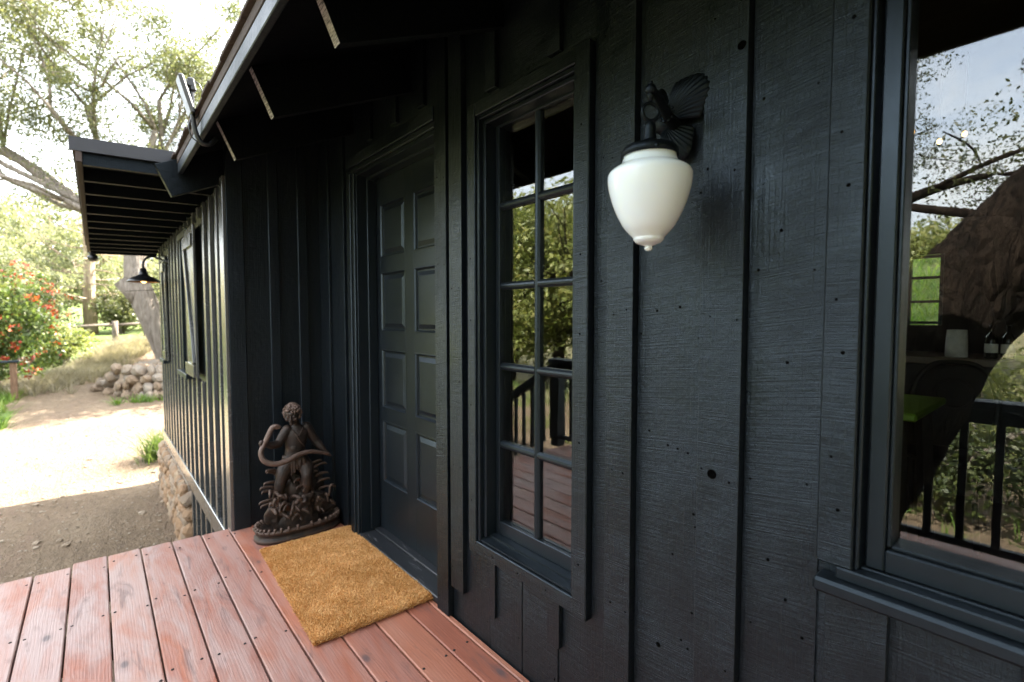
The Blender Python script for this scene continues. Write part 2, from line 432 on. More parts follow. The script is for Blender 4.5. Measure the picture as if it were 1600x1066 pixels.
def ground_mat():
    t = NT('dirt_and_grass_ground'); b = t.principled((.3, .22, .15), .95)
    at = t.n('ShaderNodeAttribute', attribute_name='cover'); v = t.coord()
    n = t.noise(v, 1.3, 6, .65); n2 = t.noise(v, 14, 5, .7); n3 = t.noise(v, 60, 4, .7); n4 = t.noise(t.coord((.35, 1.4, 1)), 1.0, 4, .6, .6)
    dirt = t.ramp(t.math('ADD', t.math('MULTIPLY', n, .55), t.math('MULTIPLY', n2, .45)), [(.3, (.155, .105, .060)), (.5, (.265, .19, .118)), (.7, (.37, .285, .19))])
    dirt = t.mix(t.ramp(n4, [(.5, (0, 0, 0)), (.68, (1, 1, 1))]), dirt, (.25, .17, .11))
    n5 = t.noise(t.coord((3, 9, 1)), 1.0, 5, .75, 1.0)
    dirt = t.mix(t.math('MULTIPLY', t.ramp(n5, [(.52, (0, 0, 0)), (.66, (1, 1, 1))]), .42), dirt, (.10, .068, .044))
    dirt = t.mix(t.math('MULTIPLY', n3, .35), dirt, (.13, .09, .065))
    grass = t.ramp(t.math('ADD', t.math('MULTIPLY', n, .6), t.math('MULTIPLY', n2, .4)), [(.3, (.06, .10, .015)), (.5, (.11, .17, .03)), (.7, (.24, .23, .08))])
    sep = t.n('ShaderNodeSeparateColor'); t.l(at.outputs['Color'], sep.inputs[0])
    grass = t.mix(sep.outputs[1], grass, t.ramp(n2, [(.35, (.13, .12, .055)), (.65, (.30, .265, .14))]))
    edge = t.math('ADD', sep.outputs[0], t.math('MULTIPLY_ADD', n2, .8, -.4))
    t.l(t.mix(t.ramp(edge, [(.4, (0, 0, 0)), (.6, (1, 1, 1))]), dirt, grass), b.inputs['Base Color'])
    h = t.math('ADD', t.math('MULTIPLY', n2, 1.0), t.math('MULTIPLY', n3, .5))
    t.l(t.bump(t.math('ADD', h, t.math('MULTIPLY', n5, 1.0)), .08, 1.0), b.inputs['Normal'])
    return t.m
M['ground'] = ground_mat()

# ------------------------------------------------------------------ foliage tools
def quads(cent, size, aspect=.5, g=None, flat=0.0):
    """leaf-shaped diamonds at points, random orientation"""
    g = g or rng; n = len(cent)
    nn = g.normal(size=(n, 3)) * .85 + np.array([.05, -.60, .50]); nn /= np.linalg.norm(nn, axis=1)[:, None]     # blades turn to the light
    d = g.normal(size=(n, 3)); d -= nn * (d * nn).sum(1)[:, None]; d /= np.linalg.norm(d, axis=1)[:, None]
    e = np.cross(nn, d)
    s = size * g.uniform(.6, 1.35, n)[:, None]
    mid = cent + nn * s * .12
    V = np.stack([cent - d * s, mid + e * s * aspect, cent + d * s, mid - e * s * aspect], 1).reshape(-1, 3)
    F = np.arange(4 * n).reshape(-1, 4)
    return V, F

def crown(name, clumps, per, size, mat, parent, aspect=.5, g=None):
    """clumps: list of (centre, radius)"""
    g = g or rng; pts = []
    for c, r in clumps:
        k = max(4, int(per * g.uniform(.6, 1.4)))
        p = g.normal(size=(k, 3)); p *= (r * g.uniform(.25, 1.0, k) ** .5 / np.linalg.norm(p, axis=1))[:, None]
        p[:, 2] *= .75
        pts.append(np.asarray(c) + p)
    V, F = quads(np.concatenate(pts), size, aspect, g)
    return np_mesh(name, V, F, mat, parent)

def ell_clumps(c, rad, n, r, g=None, shell=.55, zmin=None):
    g = g or rng; out = []
    while len(out) < n:
        d = g.normal(size=3); d /= np.linalg.norm(d)
        q = g.uniform(shell, 1.0) * (1 + .25 * mnoise.noise(Vector(d * 2.2) + Vector(c)))
        p = np.asarray(c) + d * q * np.asarray(rad)
        if zmin is not None and p[2] < zmin: continue
        out.append((p, r * g.uniform(.6, 1.3)))
    return out

class Tree:
    def __init__(s, seed): s.r = random.Random(seed); s.segs = []; s.tips = []
    def grow(s, p, d, L, rad, depth, maxd, spread=.7, up=.15, wob=.25, kids=(2, 4), tipfrom=2):
        r = s.r; pts = [Vector(p)]; rads = [rad]; n = 4 if depth < 2 else 3; d = Vector(d).normalized()
        for i in range(n):
            d = (d + Vector((r.uniform(-1, 1), r.uniform(-1, 1), r.uniform(-1, 1))) * wob + Vector((0, 0, up))).normalized()
            pts.append(pts[-1] + d * (L / n)); rads.append(rad * (1 - .45 * (i + 1) / n))
        s.segs.append((pts, rads, depth))
        if depth >= tipfrom:
            for q in pts[1:]: s.tips.append((q, depth))
        if depth < maxd:
            for k in range(r.randint(*kids)):
                i = r.randint(max(1, n - 2), n) if k else n
                a = Vector((r.uniform(-1, 1), r.uniform(-1, 1), r.uniform(-.6, .8)))
                s.grow(pts[i], (d * (1 - spread * .5) + a * spread).normalized(), L * r.uniform(.55, .8), rads[i] * r.uniform(.55, .75), depth + 1, maxd, spread, up, wob, kids, tipfrom)
    def wood(s, name, mat, parent, minr=.004):
        bm = bmesh.new()
        for pts, rads, dp in s.segs:
            if max(rads) < minr: continue
            tube(bm, pts, rads, 10 if dp == 0 else (7 if dp < 3 else 5))
        return build(name, bm, mat, parent, recalc=False)

# ------------------------------------------------------------------ camera, sky, sun
H, D = 1.354, 1.2
f_px, p_, a_ = 765.0, math.atan(38 / 765), 0.0
a_ = math.atan(651 / (765 / math.cos(p_)))
fw = Vector((math.cos(a_) * math.cos(p_), -math.sin(a_) * math.cos(p_), -math.sin(p_)))
rt = Vector((-math.sin(a_), -math.cos(a_), 0)); upv = rt.cross(fw)
cam = bpy.data.cameras.new("camera"); cam.sensor_width = 36; cam.lens = f_px / 1600 * 36
cam.clip_start = .02; cam.clip_end = 2000
cam.dof.use_dof = True; cam.dof.focus_distance = 1.7; cam.dof.aperture_fstop = 2.4
co = bpy.data.objects.new("camera", cam); col.objects.link(co)
co.matrix_world = Matrix(((rt.x, upv.x, -fw.x, 0), (rt.y, upv.y, -fw.y, D), (rt.z, upv.z, -fw.z, H), (0, 0, 0, 1)))
scene.camera = co

SUN_EL, SRC = R(44), Vector((.16, -.99, 0)).normalized()
w = bpy.data.worlds.new("World"); scene.world = w; w.use_nodes = True
nt = w.node_tree; bg = nt.nodes['Background']
sky = nt.nodes.new('ShaderNodeTexSky'); sky.sky_type = 'NISHITA'; sky.sun_disc = False
sky.sun_elevation = SUN_EL; sky.sun_rotation = math.atan2(SRC.x, SRC.y); sky.air_density = 1.0; sky.dust_density = 2.5; sky.ozone_density = 1.0
# thin high cloud veil over the blue
def wn(ty, **kw):
    n = nt.nodes.new(ty)
    for k, v in kw.items(): n.inputs[k].default_value = v
    return n
tc = wn('ShaderNodeTexCoord'); mpn = wn('ShaderNodeMapping', Scale=(1.2, 1.2, 3.0)); nt.links.new(tc.outputs['Generated'], mpn.inputs[0])
ns = wn('ShaderNodeTexNoise', Scale=2.4, Detail=7, Roughness=.6, Distortion=.6); nt.links.new(mpn.outputs[0], ns.inputs['Vector'])
rp = nt.nodes.new('ShaderNodeValToRGB'); rp.color_ramp.elements[0].position = .34; rp.color_ramp.elements[0].color = (.42, .42, .42, 1)
rp.color_ramp.elements[1].position = .66; rp.color_ramp.elements[1].color = (.92, .92, .92, 1); nt.links.new(ns.outputs['Fac'], rp.inputs[0])
mxs = nt.nodes.new('ShaderNodeMix'); mxs.data_type = 'RGBA'; nt.links.new(rp.outputs[0], mxs.inputs[0]); nt.links.new(sky.outputs[0], mxs.inputs[6]); mxs.inputs[7].default_value = (5.6, 5.65, 5.6, 1)
nt.links.new(mxs.outputs[2], bg.inputs[0]); bg.inputs[1].default_value = .13
sl = bpy.data.lights.new("sun", 'SUN'); sl.energy = 5.0; sl.angle = R(.5); sl.color = (1, .93, .82)
so = bpy.data.objects.new("sun", sl); col.objects.link(so)
sd = Vector((SRC.x * math.cos(SUN_EL), SRC.y * math.cos(SUN_EL), math.sin(SUN_EL)))
so.rotation_euler = sd.to_track_quat('Z', 'Y').to_euler(); so.location = (0, -10, 20)
vs = scene.view_settings; vs.view_transform = 'Standard'; vs.look = 'None'; vs.gamma = 1; vs.exposure = 3.3; vs.use_curve_mapping = False
scene.render.engine = 'CYCLES'
scene.cycles.use_denoising = True
scene.cycles.max_bounces = 10; scene.cycles.transparent_max_bounces = 16
scene.cycles.sample_clamp_indirect = 6

# ------------------------------------------------------------------ terrain
def sst(a, b, x):
    t = min(1, max(0, (x - a) / (b - a))); return t * t * (3 - 2 * t)
def gh(x, y):
    h = -.98 + .12 * sst(5, 9, x)
    h += .028 * max(0, min(x, 40) - 9)
    h += 5.2 * sst(-5.6 - 3.5 * sst(9, 14, x), -12.5 - 3.5 * sst(9, 14, x), y)             # grassy bank behind the cabin
    h += .9 * sst(20.5, 26, x) * (1 - sst(6, 14, y))                                      # rise where the path ends
    h -= .35 * sst(2.9, 5.5, y) * sst(10, 14, x) * (1 - sst(24, 30, x))
    h += 2.5 * sst(16, 45, y) + 9 * sst(45, 120, x) + .02 * max(0, y - 40)
    h += .06 * mnoise.noise(Vector((x * .5, y * .5, 0))) + .02 * mnoise.noise(Vector((x * 1.7, y * 1.7, 3)))
    return h
def axis(lo, hi, a, b, fine, coarse):
    v = []; x = a
    while x <= b: v.append(x); x += fine
    x = a; s = fine
    while x > lo: s = min(s * 1.25, coarse); x -= s; v.append(x)
    x = b; s = fine
    while x < hi: s = min(s * 1.25, coarse); x += s; v.append(x)
    return sorted(v)
xs = axis(-400, 900, -3, 28, .22, 40); ys = axis(-500, 500, -14, 12, .22, 40)
V = [(x, y, gh(x, y)) for y in ys for x in xs]
nx = len(xs); F = [(j * nx + i, j * nx + i + 1, (j + 1) * nx + i + 1, (j + 1) * nx + i) for j in range(len(ys) - 1) for i in range(nx - 1)]
ground = np_mesh('ground', V, F, M['ground'], smooth=True); tag(ground, kind='structure')
def cover(x, y):
    """0 dirt, 1 grass"""
    w_ = .5 * mnoise.noise(Vector((x * .25, y * .25, 7)))
    left = 2.75 + .012 * (x - 17) + w_ * .6 - 1.9 * sst(19, 23, x)        # edge of the path on the left
    g = 1.0 if (y > left and x > 9) else 0.0
    if x <= 14: g = max(g if x > 9 else 0, sst(7.5, 10, y + w_))
    if y < -4.9: g = max(g, sst(-4.9, -5.6, y + .3 * w_) if x < 10 else sst(-6, -7, y))
    if x > 24 + w_: g = 1.0
    return g
ca = ground.data.color_attributes.new('cover', 'FLOAT_COLOR', 'POINT')
ca.data.foreach_set('color', np.array([(cover(x, y), sst(4.5, 8, y) * .92, 0, 1) for x, y, z in V], np.float32).ravel())

# far wooded hills
def hill(name, x0, yc, ln, h, seed):
    g = random.Random(seed); nxh, nyh = 14, 60; V = []; F = []
    for j in range(nyh + 1):
        for i in range(nxh + 1):
            u = i / nxh; v = j / nyh
            z = h * math.sin(math.pi * min(1, u * .62)) ** 1.2 * (math.sin(math.pi * v) ** .7) * (1 + .35 * mnoise.noise(Vector((v * 6, u * 3, seed)))) + 2.2 * mnoise.noise(Vector((v * 45, u * 20, seed)))
            V.append((x0 + u * 120, yc - ln / 2 + v * ln, z - 1.0))
    for j in range(nyh):
        for i in range(nxh): a = j * (nxh + 1) + i; F.append((a, a + 1, a + nxh + 2, a + nxh + 1))
    o = np_mesh(name, V, F, M['hill'], smooth=True); return tag(o, kind='structure')
t = NT('wooded_hillside'); b = t.principled((.1, .12, .08), .95); n = t.noise(t.coord(), .25, 6, .7); n2 = t.noise(t.coord(), 1.2, 3, .7)
t.l(t.ramp(t.math('ADD', t.math('MULTIPLY', n, .6), t.math('MULTIPLY', n2, .4)), [(.3, (.05, .07, .035)), (.5, (.10, .12, .06)), (.7, (.20, .18, .10))]), b.inputs['Base Color'])
t.l(t.bump(n2, 1.5, 1.0), b.inputs['Normal']); M['hill'] = t.m
hill('hills', 150, 25, 260, 24, 3)

# ------------------------------------------------------------------ deck (boards along x)
deck = empty('timber_deck', (0, 0, 0))
tag(deck, "weathered red-brown timber deck with long boards in front of the black cabin door", "deck")
bm = bmesh.new(); lay = bm.loops.layers.float_color.new('board')
seams = [.012, .0385] + [.148 + .149 * k for k in range(18)]
gd = random.Random(11)
def deck_box(x0, x1, y0, y1, z0, z1, c):
    n0 = len(bm.faces); box(bm, x0, x1, y0, y1, z0, z1, .004)
    bm.faces.ensure_lookup_table()
    for f in bm.faces[n0:]:
        for lp in f.loops: lp[lay] = c
for k, (a, b_) in enumerate(zip(seams[:-1], seams[1:])):
    g_ = gd.uniform(.0058, .0085); x1 = 3.535 + gd.uniform(-.02, .02)
    if b_ < .56: x1 = 3.465
    c0 = (gd.random(), gd.random(), gd.random(), 1)
    if k == 0: c0 = (1.0, 0, .2, 1)
    xj = gd.choice([-1.2, -.4, -2.0, .1]); dz = gd.uniform(-.0015, .0015)
    if k == 0: a -= .006
    deck_box(xj + .002, x1, a + g_ / 2, b_ - g_ / 2, -.038 + dz, dz, c0)
    deck_box(-3.2, xj - .002, a + g_ / 2, b_ - g_ / 2, -.038 - dz, -dz, (gd.random(), gd.random(), gd.random(), 1))
DECKB = bm
bm = bmesh.new()
for xj in [3.42, 2.82, 2.22, 1.62, 1.02, .42, -.2, -.8, -1.4, -2.0, -2.6, -3.1]: box(bm, xj - .02, xj + .02, .03, 2.64, -.20, -.04)
box(bm, 3.44, 3.475, .62, 2.64, -.21, -.041); box(bm, -3.1, 3.44, 2.645, 2.68, -.21, -.041)
for xj in (3.3, .6, -2.2):
    for yj in (1.0, 2.5): box(bm, xj - .045, xj + .045, yj - .045, yj + .045, -1.4, -.201)
build('joist_frame', bm, M['fence_wood'], deck)
bm = bmesh.new(); gs = random.Random(5)
for xj in [3.42, 2.82, 2.22, 1.62, 1.02, .42]:
    for a, b_ in zip(seams[1:-1], seams[2:]):
        for yy in (a + .022, b_ - .022):
            if gs.random() < .1: continue
            lathe(bm, [(0, .0012), (.0052, .0010), (.0058, -.001)], 8, M=Matrix.Translation((xj + gs.uniform(-.035, .035), yy + gs.uniform(-.008, .008), .0012)))
merge(DECKB, bm, 1); build('deck_boards', DECKB, [M['deck'], M['screw']], deck)

# ------------------------------------------------------------------ cabin
cabin = empty('cabin', (0, 0, 0))
tag(cabin, "black board-and-batten timber cabin with deep eaves, panelled door and side wing", "cabin")
NAILS = bmesh.new()
def nail(x, y, z, r=.0035, ax='y'):
    Mx = Matrix.Translation((x, y, z)) @ (Matrix.Rotation(R(-90), 4, 'X') if ax == 'y' else Matrix.Identity(4))
    lathe(NAILS, [(0, .0006), (r, .0004), (r * 1.1, -.002)], 8, M=Mx)

WT = 2.70
DX0, DX1, DZ1 = 1.94, 2.835, 2.20          # door opening
WX0, WX1, WZ0, WZ1 = 1.073, 1.611, .425, 2.15   # narrow window opening
BX0, BX1, BZ0, BZ1 = -1.20, .295, .80, 2.10  # picture window opening
bm = bmesh.new()
def wb(x0, x1, z0, z1): box(bm, x0, x1, -.14, 0, z0, z1, 0)
wb(DX1, 3.47, -.9, WT); wb(DX0, DX1, DZ1, WT); wb(DX0, DX1, -.9, -.005); wb(WX1, DX0, -.9, WT)
wb(WX0, WX1, -.9, WZ0); wb(WX0, WX1, WZ1, WT); wb(BX1, WX0, -.9, WT)
wb(BX0, BX1, -.9, BZ0); wb(BX0, BX1, BZ1, WT); wb(-3.4, BX0, -.9, WT)
WALL = bm

def batten(x0, x1, z0, z1, y0=0.0, d=.02, mat='paint', name='batten', nails=True, bow=0.0):
    b = bmesh.new(); box(b, x0, x1, y0 + .0005, y0 + d, z0, z1, .0009)
    o = build(name, b, M[mat], cabin)
    if nails:
        z = max(z0, 0) + random.uniform(.05, .15)
        while z < min(z1, 2.3):
            for xx in ((x0 + .02, x1 - .02) if x1 - x0 > .07 else ((x0 + x1) / 2,)):
                if random.random() < .8: nail(xx + random.uniform(-.008, .008), y0 + d, z + random.uniform(-.012, .012), random.uniform(.0022, .0038))
            z += random.uniform(.32, .5)
    return o
# right of the narrow window
batten(.845, .938, -.9, WT, d=.030)
batten(.533, .640, -.9, WT, d=.030)
# plain wide boards between, a hair proud of one another, with visible butt joints
for (x0, x1, z0, z1, d) in [(.940, 1.009, -.9, WT, .004), (.642, .843, -.9, WT, .006), (.366, .531, -.9, WT, .005),
                            (1.16, 1.345, -.9, .366, .0045), (1.348, 1.54, -.9, .366, .006), (1.543, 1.735, -.9, .366, .004)]:
    batten(x0, x1, z0, z1, d=d, name='siding_board')
batten(1.708, 1.802, .152, WT, d=.026)
batten(1.497, 1.534, .142, .366, d=.018, nails=False)
batten(1.142, 1.200, .205, .366, d=.018, nails=False)
batten(2.99, 3.06, -.1, WT, d=.02, nails=False); batten(3.25, 3.32, -.1, WT, d=.02, nails=False)
# below the picture window
batten(.236, .345, -.9, .772, d=.022); batten(-.02, .05, -.9, .772, d=.022); batten(-.30, -.23, -.9, .772, d=.022)
# short battens over door and window
for xx in (2.62, 2.32, 2.05): batten(xx - .03, xx + .03, 2.33, WT, d=.02, nails=False)
for xx in (1.52, 1.18): batten(xx - .03, xx + .03, 2.225, WT, d=.02, nails=False)
# knots and plugged holes in the boards
bm = bmesh.new()
for (x, z, r, d) in [(.600, .958, .0100, .0303), (.548, 1.987, .0085, .0303), (1.865, .40, .009, .023), (.76, .42, .006, .0063)]:
    lathe(bm, [(0, -.0005), (r * .8, -.0002), (r, .0008), (r * 1.18, .0004), (r * 1.25, -.001)], 14, M=Matrix.Translation((x, d + .0004, z)) @ Matrix.Rotation(R(-90), 4, 'X'))
merge(WALL, bm, 1)
for (x, z) in [(.74, 1.0), (.71, .996), (.68, .99), (.72, .70), (.69, .47), (.67, .455), (.66, .56), (.80, 1.03), (.47, .78), (.43, .70), (.44, 1.25), (.46, 1.55), (.78, 1.37), (.71, 1.38), (.66, .83)]:
    nail(x, .0062, z, .0036)

# --- door
door = empty('door', (0, 0, 0), parent=cabin)
DY = -.115
bm = bmesh.new()
rows = [(.345, .725), (.803, 1.16), (1.266, 1.618), (1.705, 2.02)]
cols = [(2.076, 2.363), (2.460, 2.764)]
dx0, dx1, dz0, dz1 = DX0 + .018, DX1 - .012, .052, 2.178
# stiles and rails
xsl = [dx0, cols[0][0], cols[0][1], cols[1][0], cols[1][1], dx1]
for i in (0, 2, 4): box(bm, xsl[i], xsl[i + 1], DY - .04, DY, dz0, dz1, .0006)
zs = [dz0] + [z for r_ in rows for z in r_] + [dz1]
for j in range(0, len(zs), 2):
    for c in cols: box(bm, c[0], c[1], DY - .04, DY, zs[j], zs[j + 1], .0006)
build('door_leaf', bm, M['paint_smooth'], door)
for c in cols:
    for r_ in rows:
        b = bmesh.new()
        # bead round the opening, recess, raised field with sloping margins
        x0, x1, z0, z1 = c[0], c[1], r_[0], r_[1]
        def ring(ins, y): return [b.verts.new(v) for v in ((x0 + ins, y, z0 + ins), (x1 - ins, y, z0 + ins), (x1 - ins, y, z1 - ins), (x0 + ins, y, z1 - ins))]
        rg = [ring(-.0005, DY - .03), ring(-.0005, DY + .001), ring(.006, DY + .002), ring(.012, DY - .004), ring(.016, DY - .013), ring(.024, DY - .013), ring(.046, DY - .003), ring(.048, DY - .0025)]
        for a, c2 in zip(rg[:-1], rg[1:]):
            for k in range(4): b.faces.new((a[k], a[(k + 1) % 4], c2[(k + 1) % 4], c2[k]))
        b.faces.new(rg[-1])
        build('door_panel', b, M['paint_smooth'], door)
bm = bmesh.new()   # frame, stops and casing
fr = empty('door_frame', parent=cabin)
for (x0, x1) in ((DX0, DX0 + .016), (DX1 - .010, DX1)): box(bm, x0, x1, -.138, .004, -.002, DZ1 - .001, .001)
box(bm, DX1 - .026, DX1 - .0105, DY + .004, -.055, .05, DZ1 - .02, .002); box(bm, DX0 + .0165, DX0 + .03, DY + .004, -.055, .05, DZ1 - .02, .002)
box(bm, DX0 + .017, DX1 - .011, -.138, .003, DZ1 - .018, DZ1 - .0015, .001)
box(bm, DX0 + .031, DX1 - .027, DY + .004, -.056, DZ1 - .034, DZ1 - .0185, .002)
build('jamb', bm, M['paint_smooth'], fr)
bm = bmesh.new()
for (x0, x1, d) in ((DX1 - .004, DX1 + .028, .020), (DX1 + .0285, DX1 + .085, .030)): box(bm, x0, x1, .0005, d, -.0, DZ1 + .0, .004)
box(bm, DX0 - .015, DX1 + .085, .0005, .030, DZ1 + .0295, DZ1 + .09, .003); box(bm, DX0 - .015, DX1 + .028, .0005, .020, DZ1 + .0005, DZ1 + .029, .004)
build('casing', bm, M['paint'], fr)
batten(1.820, 1.913, .002, WT, d=.03, name='door_side_board')
bm = bmesh.new(); box(bm, DX0 - .02, DX1 + .03, -.139, .016, .003, .034, .004); box(bm, DX0 + .018, DX1 - .012, -.135, -.075, .0345, .049, .003)
t = NT('scuffed_threshold_paint'); b = t.principled((.02, .022, .026), .4); n = t.noise(t.coord((1.3, 9, 1)), 3.0, 6, .75, .8)
t.l(t.mix(t.ramp(n, [(.60, (0, 0, 0)), (.70, (1, 1, 1))]), (.018, .020, .024), (.24, .24, .25)), b.inputs['Base Color']); M['thr'] = t.m
build('threshold', bm, M['thr'], cabin)

# --- narrow window
nw = empty('narrow_window', parent=cabin)
bm = bmesh.new(); cw = .061; cy = .032
box(bm, WX0 - cw, WX0 + .0, .0005, cy, WZ0 - .055, WZ1 + .05, .003); box(bm, WX1, WX1 + .052, .0005, cy - .004, WZ0 - .02, WZ1 + .05, .003)
box(bm, WX0 + .0005, WX1 + .0515, .0005, cy - .006, WZ0 - .056, WZ0 - .001, .003)
box(bm, WX0 + .0005, WX1 - .0005, .0005, cy - .006, WZ1 + .0, WZ1 + .05, .003)
build('casing', bm, M['paint'], nw)
for z in (.55, .95, 1.3, 1.55, 1.95):
    nail(WX0 - cw * .5, cy, z, .0035); nail(WX1 + .03, cy - .004, z + .04, .0035)
for x in (1.2, 1.35, 1.5): nail(x, cy - .006, WZ0 - .03, .0035)
bm = bmesh.new()   # jamb steps
box(bm, WX1 - .016, WX1 - .0003, -.135, .018, WZ0, WZ1, .002); box(bm, WX0 + .0003, WX0 + .016, -.135, .018, WZ0, WZ1, .002)
box(bm, WX1 - .034, WX1 - .0165, -.134, .000, WZ0 + .018, WZ1 - .016, .003); box(bm, WX0 + .0165, WX0 + .026, -.134, .000, WZ0 + .018, WZ1 - .016, .003)
box(bm, WX0 + .0265, WX1 - .0345, -.134, .000, WZ1 - .034, WZ1 - .0165, .003); box(bm, WX0 + .0165, WX1 - .0165, -.135, .016, WZ1 - .016, WZ1 - .0004, .002)
build('jamb', bm, M['paint_smooth'], nw)
bm = bmesh.new()   # sloping sill with two steps
prism(bm, [(-.13, WZ0 + .002), (.014, WZ0 + .002), (.014, WZ0 + .008), (-.02, WZ0 + .016), (-.02, WZ0 + .024), (-.13, WZ0 + .034)], (WX0 + .017, 0, 0), (0, 1, 0), (0, 0, 1), (WX1 - WX0 - .034, 0, 0))
build('sill', bm, M['paint_smooth'], nw)
SY = -.052; SX0, SX1, SZ0, SZ1 = 1.100, 1.576, .452, 2.14
gx0, gx1, gz0, gz1 = 1.130, 1.553, .506, 2.108
bm = bmesh.new()
box(bm, SX0, gx0, SY - .035, SY, SZ0, SZ1, .002); box(bm, gx1, SX1, SY - .035, SY, SZ0, SZ1, .002)
box(bm, gx0 + .0003, gx1 - .0003, SY - .035, SY - .0004, SZ0, gz0, .002); box(bm, gx0 + .0003, gx1 - .0003, SY - .035, SY - .0004, gz1, SZ1, .002)
build('sash', bm, M['paint_smooth'], nw)
mz = [.827, 1.150, 1.478, 1.799]
bm = bmesh.new(); mx = 1.340
def muntin(x0, x1, z0, z1):
    wv = (z1 - z0) < (x1 - x0)
    if wv:
        zc = (z0 + z1) / 2; h2 = (z1 - z0) / 2
        prism(bm, [(SY - .03, zc - h2), (SY - .012, zc - h2), (SY - .004, zc - h2 * .45), (SY - .0025, zc), (SY - .004, zc + h2 * .45), (SY - .012, zc + h2), (SY - .03, zc + h2)], (x0, 0, 0), (0, 1, 0), (0, 0, 1), (x1 - x0, 0, 0))
    else:
        xc = (x0 + x1) / 2; h2 = (x1 - x0) / 2
        prism(bm, [(xc - h2, SY - .03), (xc - h2, SY - .012), (xc - h2 * .45, SY - .004), (xc, SY - .0018), (xc + h2 * .45, SY - .004), (xc + h2, SY - .012), (xc + h2, SY - .03)], (0, 0, z0), (1, 0, 0), (0, 1, 0), (0, 0, z1 - z0))
muntin(mx - .0145, mx + .0145, gz0, gz1)
for z in mz: muntin(gx0, mx - .008, z - .0150, z + .0150); muntin(mx + .008, gx1, z - .0150, z + .0150)
build('muntins', bm, M['paint_smooth'], nw)
bm = bmesh.new(); gz = [gz0] + mz + [gz1]; gp = random.Random(3)
for (x0, x1) in ((gx0, mx), (mx, gx1)):
    for z0, z1 in zip(gz[:-1], gz[1:]):
        Mx = Matrix.Translation(((x0 + x1) / 2, SY - .022, (z0 + z1) / 2)) @ Matrix.Rotation(gp.uniform(-.004, .004), 4, 'Z') @ Matrix.Rotation(gp.uniform(-.003, .003), 4, 'X')
        box(bm, -(x1 - x0) / 2 + .003, (x1 - x0) / 2 - .003, -.0015, .0015, -(z1 - z0) / 2 + .003, (z1 - z0) / 2 - .003, 0, 0, Mx)
build('panes', bm, M['glass'], nw)

# --- picture window
pw = empty('picture_window', parent=cabin)
bm = bmesh.new()
box(bm, BX1 + .002, BX1 + .068, .0005, .030, BZ0 + .03, BZ1 + .10, .003); box(bm, BX0 - .068, BX0 - .002, .0005, .030, BZ0 + .03, BZ1 + .10, .003)
box(bm, BX0 - .0015, BX1 + .0015, .0005, .029, BZ1 + .004, BZ1 + .10, .003)
build('casing', bm, M['paint'], pw)
for z in (.95, 1.28, 1.62, 1.95): nail(BX1 + .03, .030, z, .004); nail(BX1 + .045, .030, z + .11, .003)
bm = bmesh.new()   # frame: outer rebate, gap, sash
for s in (1, -1):
    e = BX1 if s > 0 else BX0
    def bxs(a, b_, y0, y1, z0, z1, bv): box(bm, *sorted((e - s * a, e - s * b_)), y0, y1, z0, z1, bv)
    bxs(-.0015, .006, -.12, .016, BZ0 + .03, BZ1, .002); bxs(.012, .044, -.09, -.006, BZ0 + .034, BZ1 - .004, .003); bxs(.0445, .052, -.08, -.018, BZ0 + .083, BZ1 - .054, .002)
    bxs(.0065, .0115, -.12, -.03, BZ0 + .034, BZ1 - .004, 0)
box(bm, BX0 + .0445, BX1 - .0445, -.09, -.0065, BZ0 + .034, BZ0 + .080, .003); box(bm, BX0 + .0445, BX1 - .0445, -.09, -.0065, BZ1 - .050, BZ1 - .004, .003)
box(bm, BX0 + .0525, BX1 - .0525, -.08, -.018, BZ0 + .0805, BZ0 + .088, .002); box(bm, BX0 + .0525, BX1 - .0525, -.08, -.018, BZ1 - .058, BZ1 - .0505, .002)
build('frame', bm, M['paint_smooth'], pw)
bm = bmesh.new(); box(bm, BX0 - .085, BX1 + .066, .0005, .056, BZ0 - .026, BZ0 + .004, .006); box(bm, BX0 + .006, BX1 - .006, -.12, .0, BZ0 + .003, BZ0 + .033, .002); box(bm, BX0 - .06, BX1 + .03, .0006, .032, BZ0 + .0045, BZ0 + .0295, .003)
build('sill', bm, M['paint_smooth'], pw)
bm = bmesh.new(); box(bm, BX0 + .047, BX1 - .047, -.052, -.048, BZ0 + .082, BZ1 - .052, 0)
build('pane', bm, M['glass_big'], pw)

# --- return wall and wing (its long wall faces the yard)
WY = .55; WXE = 7.6
bm = bmesh.new()
box(bm, 3.47, 3.57, -.14, WY, -1.4, 2.62, 0); box(bm, 3.571, WXE, WY - .1, WY, -1.4, 2.21, 0)
box(bm, WXE - .1, WXE - .0005, -4.0, WY - .101, -1.4, 2.21, 0)
build('wing_wall', bm, M['paint'], cabin)
for yy in (.12, .30): 
    b = bmesh.new(); box(b, 3.450, 3.4695, yy - .03, yy + .03, -.05, 2.6, .002); build('batten', b, M['paint'], cabin)
bm = bmesh.new(); box(bm, 3.448, 3.4695, WY - .075, WY + .02, -.045, 2.40, .003); build('corner_board', bm, M['paint'], cabin)
bm = bmesh.new(); box(bm, 3.448, 3.565, WY + .0205, WY + .040, -.21, 2.215, .002); build('corner_board', bm, M['paint_sheen'], cabin)  # yard-facing half takes the paler copy, its skylight painted in
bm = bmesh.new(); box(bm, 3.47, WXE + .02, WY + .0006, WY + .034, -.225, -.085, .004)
build('base_trim', bm, M['paint_sheen'], cabin)
xb = 3.775
